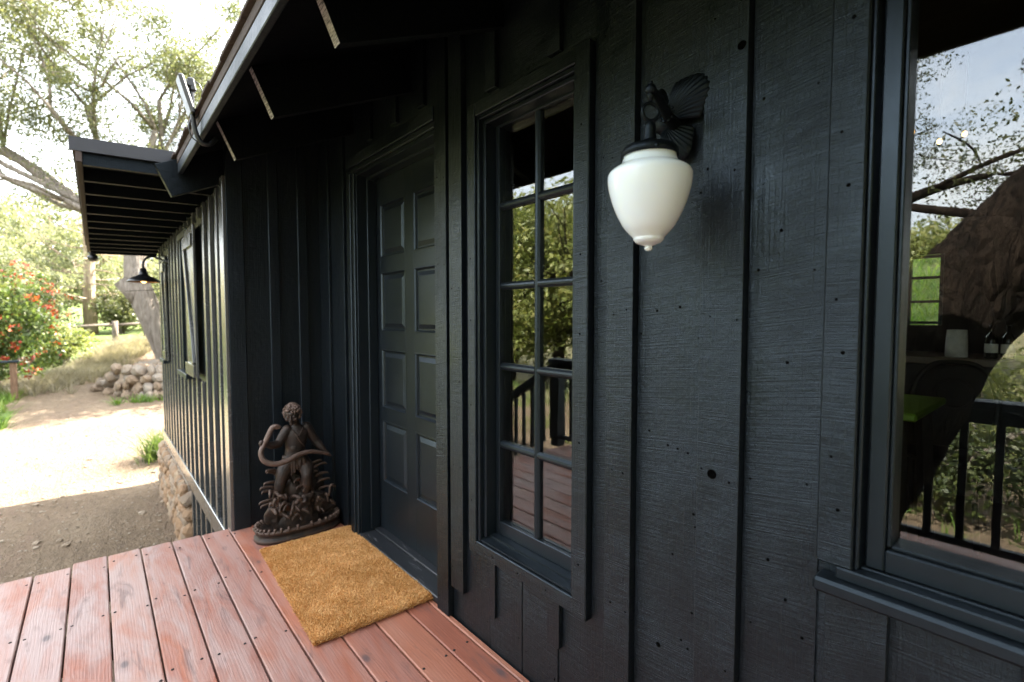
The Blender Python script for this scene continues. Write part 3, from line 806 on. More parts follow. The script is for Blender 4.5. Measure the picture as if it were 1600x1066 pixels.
while xb < WXE:
    top = 2.20
    skip = (4.52 < xb < 5.62) or (6.58 < xb < 7.28)
    if skip:
        b = bmesh.new(); box(b, xb - .032, xb + .032, WY + .0005, WY + .026, -.084, .84, .002); build('batten', b, M['paint_sheen'], cabin)
        b = bmesh.new(); box(b, xb - .032, xb + .032, WY + .0005, WY + .026, 2.12, top, .002); build('batten', b, M['paint_sheen'], cabin)
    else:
        b = bmesh.new(); box(b, xb - .032, xb + .032, WY + .0005, WY + .026, -.084, top, .002); build('batten', b, M['paint_sheen'], cabin)
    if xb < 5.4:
        b = bmesh.new(); box(b, xb - .032, xb + .032, WY + .0005, WY + .026, -1.3, -.226, .002); build('batten', b, M['paint_sheen'], cabin)
    xb += .252
# two shuttered windows in the wing wall
def wing_window(x0, x1, z0, z1, sx0, sx1):
    wn = empty('wing_window', parent=cabin)
    b = bmesh.new()
    box(b, x0 - .05, x1 + .05, WY + .0008, WY + .045, z1, z1 + .05, .003); box(b, x0 - .06, x1 + .06, WY + .0008, WY + .075, z0 - .045, z0, .004)
    box(b, x0 - .05, x0, WY + .0008, WY + .03, z0 + .0005, z1 - .0005, .003); box(b, x1, x1 + .05, WY + .0008, WY + .03, z0 + .0005, z1 - .0005, .003)
    build('frame', b, M['paint_smooth'], wn)
    b = bmesh.new(); box(b, x0 + .001, x1 - .001, WY + .002, WY + .006, z0 + .001, z1 - .001, 0); build('pane', b, M['dark_metal'], wn)
    sh = empty('shutter', parent=cabin)
    b = bmesh.new(); nb = 3; wd = (sx1 - sx0) / nb
    for k in range(nb): box(b, sx0 + k * wd + .002, sx0 + (k + 1) * wd - .002, WY + .034, WY + .054, z0 + .0, z1 + .02, .003)
    build('shutter_boards', b, M['paint_sheen'], sh)
    for zz in (z0 + .06, z1 - .10):
        b = bmesh.new(); box(b, sx0 + .004, sx1 - .004, WY + .0545, WY + .074, zz - .05, zz + .05, .003); build('rail', b, M['paint_sheen'], sh)
    b = bmesh.new(); beam(b, (sx1 - .05, WY + .0645, z1 - .155), (sx0 + .05, WY + .0645, z0 + .115), .075, .0185, .002, up=(0, 1, 0)); build('brace', b, M['paint_sheen'], sh)
wing_window(5.05, 5.52, .86, 2.06, 4.56, 5.02)
wing_window(6.90, 7.20, .86, 2.0, 6.62, 6.88)
# stone foundation under the far part of the wing
sf = empty('stone_foundation', parent=cabin)
bm = bmesh.new(); box(bm, 5.46, WXE + .05, WY - .05, WY + .035, -1.5, -.228, .01); build('mortar_core', bm, M['mortar'], sf)
bm = bmesh.new(); g = random.Random(21)
def rock(bm, c, r, sc, seed, sub=2, amp=.35):
    t = bmesh.new(); bmesh.ops.create_icosphere(t, subdivisions=sub, radius=1.0)
    for v in t.verts:
        q = v.co.copy(); k = 1 + amp * mnoise.noise(q * 1.1 + Vector((seed, seed * 2.3, 0))) + .12 * mnoise.noise(q * 3.1 + Vector((seed, 0, 5)))
        v.co = Vector((q.x * sc[0], q.y * sc[1], q.z * sc[2])) * k * r
    bmesh.ops.rotate(t, cent=(0, 0, 0), matrix=Matrix.Rotation(random.Random(seed).uniform(-.5, .5), 3, 'Y'), verts=t.verts)
    bmesh.ops.translate(t, vec=c, verts=t.verts); merge(bm, t)
z = -1.35; i = 0
while z < -.24:
    x = 5.42 + g.uniform(0, .06); hh = g.uniform(.09, .17)
    while x < WXE + .05:
        ww = g.uniform(.10, .24)
        rock(bm, (x + ww / 2, WY + .045 + g.uniform(-.01, .012), min(z + hh / 2, -.30)), 1.0, (ww * .52, .05, hh * .52), i, 2, .3); i += 1; x += ww
    z += hh * .93
for k in range(7): rock(bm, (5.44, WY - .01 + g.uniform(-.01, .03), -1.3 + k * .155), 1.0, (.07, .09, .085), 900 + k, 2, .3)
build('rubble_stones', bm, M['rubble'], sf)

# --- main roof (slopes down to the eave over the deck)
roof = empty('roof', parent=cabin)
PT = .45
def zt(y): return 2.372 + PT * (.62 - y)     # top of rafters
YR = -3.2; XR0, XR1 = -3.6, 3.60
bm = bmesh.new()
def slab(y0, y1, off0, off1, x0, x1, sgn=1):
    zz = [zt(y0), zt(y1)]
    prism(bm, [(y0, zz[0] + off0), (y1, zz[1] + off0), (y1, zz[1] + off1), (y0, zz[0] + off1)], (x0, 0, 0), (0, 1, 0), (0, 0, 1), (x1 - x0, 0, 0))
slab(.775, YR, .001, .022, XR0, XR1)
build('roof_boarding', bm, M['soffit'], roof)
bm = bmesh.new(); slab(.806, YR, .0225, .045, XR0 - .02, XR1 + .03)
zr = zt(YR)
prism(bm, [(YR, zr + .001), (-7.0, zr - 1.7), (-7.0, zr - 1.65), (YR, zr + .05)], (XR0, 0, 0), (0, 1, 0), (0, 0, 1), (XR1 - XR0, 0, 0))
# ragged shingle edge
gsx = random.Random(8); x = XR0
while x < XR1:
    wv = gsx.uniform(.08, .2); e = gsx.uniform(.0, .012)
    box(bm, x + .002, min(x + wv, XR1 + .03), .77, .812 + e, zt(.80) + .014, zt(.80) + .026 + .004 * gsx.random(), .002); x += wv
build('shingles', bm, M['shingle'], roof)
bm = bmesh.new(); box(bm, XR0, 3.53, .776, .800, 2.200, 2.260, .003); build('fascia', bm, M['paint_x'], roof)
bm = bmesh.new(); box(bm, XR0, 3.53, .780, .803, 2.2605, 2.300, .002); build('drip_edge', bm, M['shingle'], roof)
def rafter(x, ye, wd=.042):
    yb = ye
    # square-cut tail: face perpendicular to the slope
    n_ = Vector((0, PT, 1)).normalized(); dep = .192
    top_o = Vector((0, ye + .075, zt(ye + .075) - .001)); bot_o = top_o - n_ * dep
    yi = -.16; top_i = Vector((0, yi, zt(yi) - .001)); bot_i = top_i - n_ * dep
    b = bmesh.new()
    prism(b, [(p.y, p.z) for p in (bot_o, top_o, top_i, bot_i)], (x - wd / 2, 0, 0), (0, 1, 0), (0, 0, 1), (wd, 0, 0))
    bmesh.ops.bevel(b, geom=b.edges[:], offset=.0015, segments=1, affect='EDGES')
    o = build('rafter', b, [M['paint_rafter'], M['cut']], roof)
    return o
t = NT('saw_cut_rafter_end'); b = t.principled((.10, .10, .105), .6); n = t.noise(t.coord((20, 20, 260), (R(24), 0, 0)), 1, 4, .7)
t.l(t.ramp(n, [(.40, (.05, .05, .055)), (.56, (.55, .54, .55))]), b.inputs['Base Color']); t.l(t.bump(n, .002, 1), b.inputs['Normal']); M['cut'] = t.m
for k in range(10):
    o = rafter(1.48 + .7 * (2 - k), .628 + 0.0)
    for p in o.data.polygons:
        if p.normal.y > .5 and abs(p.normal.x) < .3 and p.area > .004 and p.normal.z < .2: p.material_index = 1
o = rafter(3.565, .835, .05); o.name = 'end_rafter'

# --- wing roof, nearly flat, rafters run out past the wall
wr = empty('wing_roof', parent=cabin)
X0, X1 = 3.63, 8.72; YE = 1.25
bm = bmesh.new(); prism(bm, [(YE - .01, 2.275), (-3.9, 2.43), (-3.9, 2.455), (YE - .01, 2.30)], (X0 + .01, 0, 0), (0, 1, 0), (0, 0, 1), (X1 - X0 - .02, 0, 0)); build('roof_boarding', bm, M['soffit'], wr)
bm = bmesh.new(); prism(bm, [(YE + .02, 2.301), (-3.9, 2.456), (-3.9, 2.475), (YE + .02, 2.318)], (X0 + .02, 0, 0), (0, 1, 0), (0, 0, 1), (X1 - X0 - .04, 0, 0)); build('roofing', bm, M['shingle'], wr)
bm = bmesh.new(); prism(bm, [(YE + .03, 2.262), (-3.8, 2.415), (-3.8, 2.49), (YE + .03, 2.336)], (X0 - .012, 0, 0), (0, 1, 0), (0, 0, 1), (.02, 0, 0)); build('flashing', bm, M['flashing'], wr)
bm = bmesh.new(); box(bm, X0 - .008, X1, YE - .022, YE + .006, 2.205, 2.272, .003); build('eave_board', bm, M['shingle'], wr)
nr = 13
for k in range(nr):
    x = X0 + .03 + (X1 - X0 - .06) * k / (nr - 1); b = bmesh.new()
    prism(b, [(YE - .024, 2.196), (WY - .05, 2.217), (WY - .05, 2.294), (YE - .024, 2.274)], (x - .02, 0, 0), (0, 1, 0), (0, 0, 1), (.04, 0, 0))
    build('rafter', b, M['paint_rafter'], wr)
# --- room behind the windows
bm = bmesh.new()
BWX0, BWX1, BWZ0, BWZ1 = .765, 1.75, 1.285, 1.865
def ib(x0, x1, y0, y1, z0, z1): box(bm, x0, x1, y0, y1, z0, z1, 0)
ib(-3.4, BWX0, -4.1, -4.0, -.6, 3.64); ib(BWX1, 3.47, -4.1, -4.0, -.6, 3.64); ib(BWX0, BWX1, -4.1, -4.0, -.6, BWZ0); ib(BWX0, BWX1, -4.1, -4.0, BWZ1, 3.64)
for xg in (-3.4, 3.47):
    prism(bm, [(-3.999, -.6), (-.141, -.6), (-.141, zt(-.141) - .01), (YR, zt(YR) - .01), (-3.999, zt(YR) - .38)], (xg, 0, 0), (0, 1, 0), (0, 0, 1), (.1, 0, 0))
ib(-3.4, 7.5, -4.1, -4.0, -1.4, -.601); ib(3.571, 7.5, -4.1, -4.0, -.6, 2.4)
build('interior_wall', bm, M['interior_wall'], cabin)
bm = bmesh.new(); ib(-3.3, 3.47, -3.999, -.1405, .06, .12); build('interior_floor', bm, M['interior_floor'], cabin)
bm = bmesh.new(); ib(-3.3, 3.47, -3.999, -.1405, 2.56, 2.60); build('interior_ceiling', bm, M['interior_wall'], cabin)
bw = empty('back_window', parent=cabin)
bm = bmesh.new()
for z in (BWZ0 + .02, 1.478, 1.675, BWZ1 - .02): ib(BWX0 + .001, BWX1 - .001, -4.05, -4.02, z - .011, z + .011)
for x in (BWX0 + .015, .985, 1.25, 1.52, BWX1 - .015): ib(x - .012, x + .012, -4.055, -4.015, BWZ0 + .001, BWZ1 - .001)
build('frame', bm, M['paint_smooth'], bw)
merge(WALL, NAILS, 1); build('wall', WALL, [M['paint'], M['nail']], cabin)

# ------------------------------------------------------------------ wall lantern with opal globe
LX, LY = .676, .205
lan = empty('wall_lantern', (LX, 0.024, 1.85)); tag(lan, "white opal acorn-shaped globe hanging from a black iron leaf bracket on the wall", "wall lamp")
def loc(o): return Vector(o) - Vector((LX, .024, 1.85))
zb = 1.508; hgt = .232
prof = [(.0, 0), (.006, .001), (.0095, .006), (.0085, .011), (.017, .0145), (.028, .019), (.0345, .026), (.0355, .031), (.040, .036), (.0555, .053), (.068, .074), (.079, .098), (.0885, .126), (.0940, .150), (.0957, .168), (.0945, .177), (.090, .184), (.080, .191), (.069, .1975), (.0635, .205), (.0605, .214), (.0590, .228)]
P2 = [Vector((r, 0, z)) for r, z in prof]; P2 = spline(P2, 4)
bm = bmesh.new(); lathe(bm, [(max(0, p.x), p.z) for p in P2], 64, M=Matrix.Translation(loc((LX, LY, zb)))); build('globe', bm, M['opal'], lan, smooth=True, recalc=True)
bm = bmesh.new()
zf = zb + .222
lathe(bm, [(.0, .034), (.016, .034), (.020, .028), (.040, .022), (.0585, .016), (.0645, .008), (.0655, -.006), (.0625, -.006), (.0615, .004), (.0, .012)], 48, M=Matrix.Translation(loc((LX, LY, zf))))
for a in (0.3, 2.4, 4.5): 
    q = loc((LX + .066 * math.cos(a), LY + .066 * math.sin(a), zf)); ball(bm, q, .0055)
lathe(bm, [(.016, .0), (.0145, .012), (.0125, .03), (.0135, .034), (.0105, .040), (.009, .046), (0, .047)], 24, M=Matrix.Translation(loc((LX, LY, zf + .030))))
build('fitter', bm, M['iron'], lan, smooth=False)
bm = bmesh.new(); torus(bm, .0195, .0042, 30, 10, M=Matrix.Translation(loc((LX, LY, zf + .098))) @ Matrix.Rotation(R(62), 4, 'Z') @ Matrix.Rotation(R(90), 4, 'X'))
build('ring', bm, M['iron'], lan)
bm = bmesh.new()
zt_ = zf + .142
ball(bm, loc((LX, LY, zt_ + .006)), .0135); lathe(bm, [(.0, -.022), (.006, -.021), (.0065, -.010), (.010, -.006), (.0, -.002)], 16, M=Matrix.Translation(loc((LX, LY, zt_))))
lathe(bm, [(.0, .026), (.005, .024), (.004, .018), (.0, .016)], 12, M=Matrix.Translation(loc((LX, LY, zt_))))
build('finial', bm, M['iron'], lan)
bm = bmesh.new()
arm = spline([(LX, LY, zt_ + .002), (LX + .004, LY - .03, zt_ + .004), (LX + .016, LY - .085, zt_ - .012), (LX + .030, LY - .13, zt_ - .018), (LX + .042, .02, zt_ - .022)], 8)
tube(bm, [loc(p) for p in arm], interp([.009, .010, .011, .014, .019], 8), 14)
# shell ornament on the arm
for k in range(9):
    a = -1.1 + 2.2 * k / 8; c = Vector((LX + .016, LY - .075, zt_ - .004)); e = c + Vector((.002, .026 * math.sin(a), .034 * math.cos(a) + .004))
    tube(bm, [loc(c), loc(c.lerp(e, .6)), loc(e)], [.005, .0075, .0045], 8)
for k in range(10):
    a = 2 * math.pi * k / 10; q = Vector((LX + .024 + .017 * math.cos(a) * .3, LY - .105, zt_ - .014 + .018 * math.sin(a))) + Vector((.014 * math.cos(a), 0, 0)); ball(bm, loc(q), .004, seg=8)
build('arm', bm, M['iron'], lan)
# fan-ribbed leaf plates on the wall
def leaf(name, hub, tip_ang, spread, length, seed, y0=.001, lobes=1):
    b = bmesh.new(); nr_, na = 14, 66; hub = Vector(hub); g = random.Random(seed); grid = []
    for i in range(nr_ + 1):
        row = []
        for j in range(na + 1):
            s = j / na * 2 - 1; ang = tip_ang + s * spread
            L = length * (1 - .30 * abs(s) ** 2.2 + .05 * math.cos(s * 5))
            r_ = L * (i / nr_)
            rib = .0016 * math.cos(s * math.pi * 13) * min(1, i / 4)
            dome = .020 * math.sin(math.pi * min(1, i / nr_ * .86 + .08)) * (1 - .5 * s * s) - .004 * (i / nr_) ** 6
            row.append(b.verts.new(hub + Vector((math.cos(ang) * r_, y0 + .004 + dome + rib, math.sin(ang) * r_)) ))
        grid.append(row)
    for i in range(nr_):
        for j in range(na):
            f = b.faces.new((grid[i][j], grid[i][j + 1], grid[i + 1][j + 1], grid[i + 1][j])); f.smooth = True
    # rim back to the wall
    base = [b.verts.new(Vector((v.co.x, hub.y + y0, v.co.z))) for v in grid[-1]]
    for j in range(na): b.faces.new((grid[-1][j], grid[-1][j + 1], base[j + 1], base[j]))
    bmesh.ops.remove_doubles(b, verts=b.verts, dist=1e-6)
    return build(name, b, M['iron'], lan, recalc=True)
hub = loc((.748, .0245, 1.868))
leaf('leaf_plate', hub, R(180 - 34), R(42), .134, 1)
leaf('leaf_plate', hub + Vector((0, .001, -.004)), R(180 + 60), R(42), .114, 2)
bm = bmesh.new(); lathe(bm, [(.0, .026), (.012, .025), (.022, .018), (.030, .008), (.032, 0)], 28, M=Matrix.Translation(hub + Vector((-.0, .004, 0))) @ Matrix.Rotation(R(-90), 4, 'X')); build('boss', bm, M['iron'], lan)

# ------------------------------------------------------------------ coir doormat
mat_c = Vector((2.50, .262, 0)); mrot = math.atan2(-.055, 1.06) * -1
doormat = empty('doormat', (mat_c.x, mat_c.y, .001), R(-2.2)); tag(doormat, "golden brown coir doormat lying on the deck before the black door", "doormat")
ML, MW, MH = 1.035, .565, .034
bm = bmesh.new(); box(bm, -ML / 2 + .012, ML / 2 - .012, -MW / 2 + .012, MW / 2 - .012, .0, MH * .62, .008); build('backing', bm, M['coir'], doormat)
n = 95000
px_ = rng.uniform(-ML / 2, ML / 2, n); py_ = rng.uniform(-MW / 2, MW / 2, n)
ne = 16000                                    # extra fibres along the cut edges
pe = rng.uniform(0, 2 * (ML + MW), ne); dd = rng.uniform(0, .014, ne)
for lo, ln, f_ in ((0, ML, lambda t_: (t_ - ML / 2, -MW / 2 + dd)), (ML, MW, lambda t_: (ML / 2 - dd, t_ - MW / 2)), (ML + MW, ML, lambda t_: (t_ - ML / 2, MW / 2 - dd)), (2 * ML + MW, MW, lambda t_: (-ML / 2 + dd, t_ - MW / 2))):
    sel = (pe >= lo) & (pe < lo + ln); a_x, a_y = f_(pe - lo)
    px_[:ne][sel] = np.broadcast_to(a_x, ne)[sel]; py_[:ne][sel] = np.broadcast_to(a_y, ne)[sel]
hf = np.array([mnoise.noise(Vector((x * 5, y * 5, 1))) + .8 * mnoise.noise(Vector((x * 40, y * 40, 4))) + .6 * mnoise.noise(Vector((x * 95, y * 95, 9))) for x, y in zip(px_, py_)])
ex = np.clip((np.abs(px_) - (ML / 2 - .014)) / .014, 0, 1); ey = np.clip((np.abs(py_) - (MW / 2 - .014)) / .014, 0, 1)
edge = np.maximum(ex, ey)
root = np.stack([px_ * .99, py_ * .985, MH * (.55 - .5 * edge * rng.uniform(0, 1, n))], 1)
lean = rng.normal(size=(n, 2)) * .0036
tip = root + np.stack([lean[:, 0] + ex * np.sign(px_) * .006, lean[:, 1] + ey * np.sign(py_) * .006, (.011 + hf * .0042 + rng.uniform(-.002, .002, n)) * (1 - .55 * edge)], 1)
ang = rng.uniform(0, math.pi, n); wd = np.stack([np.cos(ang), np.sin(ang), 0 * ang], 1) * .0017
V = np.stack([root - wd, root + wd, tip + wd * .55, tip - wd * .55], 1).reshape(-1, 3)
np_mesh('pile', V, np.arange(4 * n).reshape(-1, 4), M['coir'], doormat)

# ------------------------------------------------------------------ cast-iron statue (child with a snake)
st = empty('cast_iron_statue', (3.20, .262, 0), R(-90)); tag(st, "rusty cast iron statue of a curly-haired child holding a snake above a tray base", "statue")
def P(u, v, d=0.0): return Vector((u, -d, v))        # u right, v up, d towards the viewer
def remeshed(name, bm, voxel, mat, parent, smooth_it=4):
    me = bpy.data.meshes.new('tmp'); bmesh.ops.recalc_face_normals(bm, faces=bm.faces[:]); bm.to_mesh(me); bm.free()
    o = bpy.data.objects.new('tmp', me); col.objects.link(o)
    r_ = o.modifiers.new('r', 'REMESH'); r_.mode = 'VOXEL'; r_.voxel_size = voxel
    s_ = o.modifiers.new('s', 'SMOOTH'); s_.iterations = smooth_it; s_.factor = .5
    dg = bpy.context.evaluated_depsgraph_get(); ev = o.evaluated_get(dg)
    m2 = bpy.data.meshes.new_from_object(ev); bpy.data.objects.remove(o); bpy.data.meshes.remove(me)
    m2.name = name; m2.materials.clear(); m2.materials.append(mat)
    for p in m2.polygons: p.use_smooth = True
    return link(bpy.data.objects.new(name, m2), parent)
def limb(bm, pts, rads, n=16, k=6):
    sp = spline(pts, k); rr = interp(rads, k); tube(bm, sp, rr, n)
    ball(bm, sp[0], rr[0] * .98, seg=14); ball(bm, sp[-1], rr[-1] * .98, seg=14)
bm = bmesh.new()
# torso: stacked ellipses, slight contrapposto
tor = [(P(-.010, .430), .068, .056), (P(-.012, .465), .070, .058), (P(-.010, .500), .062, .053), (P(-.006, .535), .060, .052), (P(-.001, .575), .067, .054), (P(.004, .612), .073, .054), (P(.006, .643), .069, .047), (P(.006, .664), .040, .034), (P(.000, .680), .026, .026)]
rings = []
for c, rx, ry in tor: rings.append([bm.verts.new(c + Vector((rx * math.cos(a), ry * math.sin(a), 0))) for a in [2 * math.pi * k / 24 for k in range(24)]])
for a, b_ in zip(rings[:-1], rings[1:]):
    for k in range(24): bm.faces.new((a[k], a[(k + 1) % 24], b_[(k + 1) % 24], b_[k]))
bm.faces.new(rings[0][::-1]); bm.faces.new(rings[-1])
ball(bm, P(-.020, .535, .030), .034, (1, .7, .9)); ball(bm, P(-.024, .615, .028), .030, (1, .6, .8)); ball(bm, P(.032, .618, .028), .030, (1, .6, .8))   # belly, chest
ball(bm, P(-.055, .652), .030); ball(bm, P(.066, .655), .031)
# arms: viewer-left forearm raised to grip the neck of the snake, viewer-right hangs out holding the tail
limb(bm, [P(-.055, .650), P(-.092, .606, .012), P(-.112, .578, .022)], [.033, .029, .025])
limb(bm, [P(-.112, .578, .022), P(-.160, .580, .045), P(-.196, .600, .058)], [.026, .023, .015])
limb(bm, [P(.068, .652), P(.098, .598, .004), P(.122, .555, .010)], [.033, .029, .025])
limb(bm, [P(.122, .555, .010), P(.148, .518, .030), P(.170, .487, .042)], [.026, .022, .015])
# hips and legs; viewer-left leg straight, viewer-right knee raised on the rocks
ball(bm, P(-.012, .445), .060, (1.05, .85, .8))
limb(bm, [P(-.044, .440, .004), P(-.086, .395, .020), P(-.104, .345, .026)], [.052, .046, .035])
limb(bm, [P(-.104, .345, .026), P(-.112, .295, .014), P(-.110, .235, .016)], [.036, .035, .022])
limb(bm, [P(.026, .440, .006), P(.044, .400, .050), P(.040, .368, .074)], [.052, .046, .036])
limb(bm, [P(.040, .368, .074), P(.042, .310, .066), P(.034, .248, .056)], [.036, .035, .022])
for q, s in ((P(-.110, .222, .016), -1), (P(.034, .234, .056), 1)):
    limb(bm, [q, q + P(-.012 * 1, -.012, .030), q + P(-.020, -.016, .056)], [.019, .018, .011])
    for k in range(5): limb(bm, [q + P(-.020 + (k - 2) * .007, -.017, .052), q + P(-.022 + (k - 2) * .008, -.019, .066 - abs(k - 1.5) * .004)], [.0045, .0038], 8, 3)
# neck and head, bowed and turned to the viewer's left
limb(bm, [P(.001, .668), P(-.006, .700, .006)], [.026, .023])
Mh = Matrix.Translation(P(-.024, .752, .016)) @ Matrix.Rotation(R(-28), 4, 'Z') @ Matrix.Rotation(R(16), 4, 'X')
def hd(x, y, z): return Mh @ Vector((x, y, z))      # head space: -y is the face
ball(bm, (0, 0, 0), .052, (.92, 1.02, 1.08), 24, M=Mh.to_3x3().to_4x4() @ Matrix.Identity(4)) if False else None
tmp = bmesh.new(); bmesh.ops.create_uvsphere(tmp, u_segments=28, v_segments=20, radius=.052)
for v in tmp.verts:
    c = v.co
    c.x *= .90 - .12 * max(0, -c.z / .052); c.y *= 1.02; c.z *= 1.12
    if c.y < -.02:
        if -.006 < c.z < .012 and .008 < abs(c.x) < .028: c.y += .005      # sockets
        if .012 < c.z < .02: c.y -= .0025                                    # brow
bmesh.ops.transform(tmp, matrix=Mh, verts=tmp.verts); merge(bm, tmp)
ball(bm, hd(-.024, -.036, -.018), .0165); ball(bm, hd(.024, -.036, -.018), .0165)       # cheeks
limb(bm, [hd(0, -.050, .008), hd(0, -.058, -.006), hd(0, -.060, -.012)], [.005, .0065, .0085], 8, 3)
ball(bm, hd(0, -.048, -.044), .013)                                                        # chin
for s in (-1, 1):
    ball(bm, hd(s * .018, -.046, .003), .0075, seg=10); ball(bm, hd(s * .047, .004, -.006), .010, (.6, 1, 1.4), 10)
limb(bm, [hd(-.013, -.051, -.026), hd(0, -.056, -.0255), hd(.013, -.051, -.026)], [.003, .0048, .003], 8, 4); limb(bm, [hd(-.010, -.050, -.033), hd(0, -.055, -.0335), hd(.010, -.050, -.033)], [.003, .0045, .003], 8, 4)
# hands: palm, thumb and four fingers closed on the snake
def hand(c, along, across, out, s=1.0):
    """along: wrist to knuckles, across: snake axis, out: back of the hand"""
    c = Vector(c); al = Vector(along).normalized(); ac = Vector(across).normalized(); ou = Vector(out).normalized()
    ball(bm, c, .0155 * s, seg=12)
    for k in range(4):
        b0 = c + ac * (k - 1.5) * .0078 * s + al * .010 * s + ou * .006; ln = (.9, 1.05, 1.0, .8)[k]
        limb(bm, [b0, b0 + al * .013 * ln + ou * .004, b0 + al * .020 * ln - ou * .010, b0 + al * .010 * ln - ou * .020], [.0052, .005, .0046, .004], 8, 3)
    b0 = c - ac * .012 * s; limb(bm, [b0, b0 + al * .010 - ac * .008 - ou * .004, b0 + al * .020 - ac * .006 - ou * .012], [.0062, .0056, .0045], 8, 3)
hand(P(-.204, .604, .060), P(-.9, .2, .3), P(.25, 1, 0), P(0, .1, 1))
hand(P(.178, .476, .046), P(.5, -.7, .2), P(1, -.35, 0), P(.1, .3, 1))
remeshed('body', bm, .0032, M['rust'], st, 3)
# curls
bm = bmesh.new(); g = random.Random(4)
for k in range(120):
    a = g.uniform(0, 2 * math.pi); zc = g.uniform(-.45, 1); rr_ = math.sqrt(max(0, 1 - zc * zc))
    q = Vector((.048 * rr_ * math.cos(a), .054 * rr_ * math.sin(a), .060 * zc + .004))
    if q.y < -.022 and q.z < .026: continue
    torus(bm, g.uniform(.0055, .0085), .0042, 10, 6, M=Mh @ Matrix.Translation(q) @ Matrix.Rotation(g.uniform(0, 6), 4, 'Z') @ Matrix.Rotation(g.uniform(-.7, .7) + (1.2 * rr_), 4, 'Y'))
ball(bm, (0, 0, 0), .0535, (.93, 1.0, 1.06), 20, M=Matrix.Translation(hd(0, .008, .012)))
build('hair', bm, M['rust_light'], st)
# loincloth with folds and a knotted sash, strap over the chest
bm = bmesh.new()
for k in range(17):
    a = -.35 + (math.pi + .7) * k / 16; c = Vector((-.012 + .066 * math.cos(a), -.054 * math.sin(a), .478 + .008 * math.sin(k * 1.7)))
    limb(bm, [c, c + Vector((.004 * math.cos(a), -.006 * math.sin(a), -.045)), c + Vector((.012 * math.cos(a), -.010 * math.sin(a), -.085 - .012 * math.sin(k * 2.1)))], [.009, .0105, .006], 8, 4)
limb(bm, [P(-.078, .482, .0), P(-.045, .484, .050), P(.0, .478, .060), P(.040, .490, .048), P(.056, .500, .0)], [.011, .012, .013, .012, .010], 10, 5)
limb(bm, [P(.020, .490, .058), P(.026, .455, .066), P(.018, .405, .066)], [.011, .013, .007], 10, 5); limb(bm, [P(.016, .492, .058), P(.004, .460, .068), P(.002, .425, .068)], [.009, .010, .006], 10, 5)
limb(bm, [P(-.034, .655, .034), P(-.012, .620, .052), P(.012, .575, .056), P(.040, .540, .044)], [.005, .006, .006, .005], 8, 5)
limb(bm, [P(.034, .660, .032), P(.010, .626, .053), P(-.012, .620, .052)], [.004, .005, .005], 8, 5)
remeshed('drape', bm, .0035, M['rust'], st, 2)
# snake
sn = [P(-.116, .694, .084), P(-.136, .701, .080), P(-.160, .690, .072), P(-.186, .640, .070), P(-.208, .600, .072), P(-.230, .556, .082), P(-.215, .506, .096), P(-.158, .480, .106), P(-.084, .486, .104), P(-.014, .508, .092), P(.064, .510, .076), P(.130, .490, .062), P(.178, .472, .056), P(.198, .452, .046)]
sr = [.006, .0125, .0165, .0165, .0135, .0150, .0165, .0165, .0160, .0150, .0135, .012, .010, .005]
bm = bmesh.new(); limb(bm, sn, sr, 14, 6)
limb(bm, [P(-.122, .685, .084), P(-.138, .688, .080)], [.004, .008], 10, 3); ball(bm, P(-.146, .706, .090), .004, seg=8)
remeshed('snake', bm, .003, M['rust_light'], st, 2)
# rocks and reeds
bm = bmesh.new()
for k, (u, v, d, r_) in enumerate([(-.08, .16, -.01, .085), (.06, .17, -.01, .10), (.01, .24, -.03, .085), (.10, .25, -.03, .075), (-.12, .14, .0, .07), (.13, .15, 0, .075), (-.01, .33, -.05, .06), (-.11, .195, .01, .045), (.035, .205, .045, .05), (0, .10, 0, .12), (.10, .33, -.05, .05)]):
    rock(bm, P(u, v, d + .012), r_ * 1.12, (1.0, .60, 1.0), 300 + k, 3, .45)
remeshed('rock_mound', bm, .006, M['rust'], st, 1)
bm = bmesh.new(); g = random.Random(14)
def reed(u0, v0, d0, u1, v1, d1, r_=.008):
    q0 = P(u0, v0, d0); q2 = P(u1, v1, d1); md = (q0 + q2) / 2 + P((u1 - u0) * -.18, .035, .0)
    sp = spline([q0, md, q2, q2 + P((u1 - u0) * .16, -.012, .008)], 5); n_ = len(sp)
    tube(bm, sp, [r_ * (.8 + .5 * math.sin(math.pi * i / (n_ - 1))) * (1 - .75 * (i / (n_ - 1)) ** 3) for i in range(n_)], 7)
for (a) in [(-.10, .14, .0, -.21, .215, .02), (-.10, .15, .0, -.215, .235, .01), (-.12, .2, 0, -.205, .30, .02), (-.11, .22, .0, -.212, .325, .02), (-.10, .25, -.01, -.19, .345, .01), (-.08, .3, -.02, -.178, .425, .02), (-.10, .28, -.02, -.17, .41, .0),
            (.1, .2, 0, .19, .30, .02), (.1, .24, -.02, .188, .335, .0), (.08, .28, -.03, .175, .40, .0), (.06, .3, -.03, .15, .42, -.01), (.11, .16, 0, .20, .25, .03), (.05, .26, .0, .11, .37, .03), (.02, .26, .03, -.03, .34, .06), (.05, .22, .05, -.02, .30, .075), (.09, .2, .05, .02, .28, .08)]: reed(*a)
for k in range(46):
    u = g.uniform(-.18, .18); v = .06 + .13 * g.random() ** 1.2 + .12 * abs(u) / .18 * g.random(); reed(u, v, g.uniform(.0, .075), u + g.uniform(-.05, .05), v + g.uniform(.02, .06), g.uniform(.04, .10), g.uniform(.007, .0115))
build('reeds', bm, M['rust'], st, smooth=True)
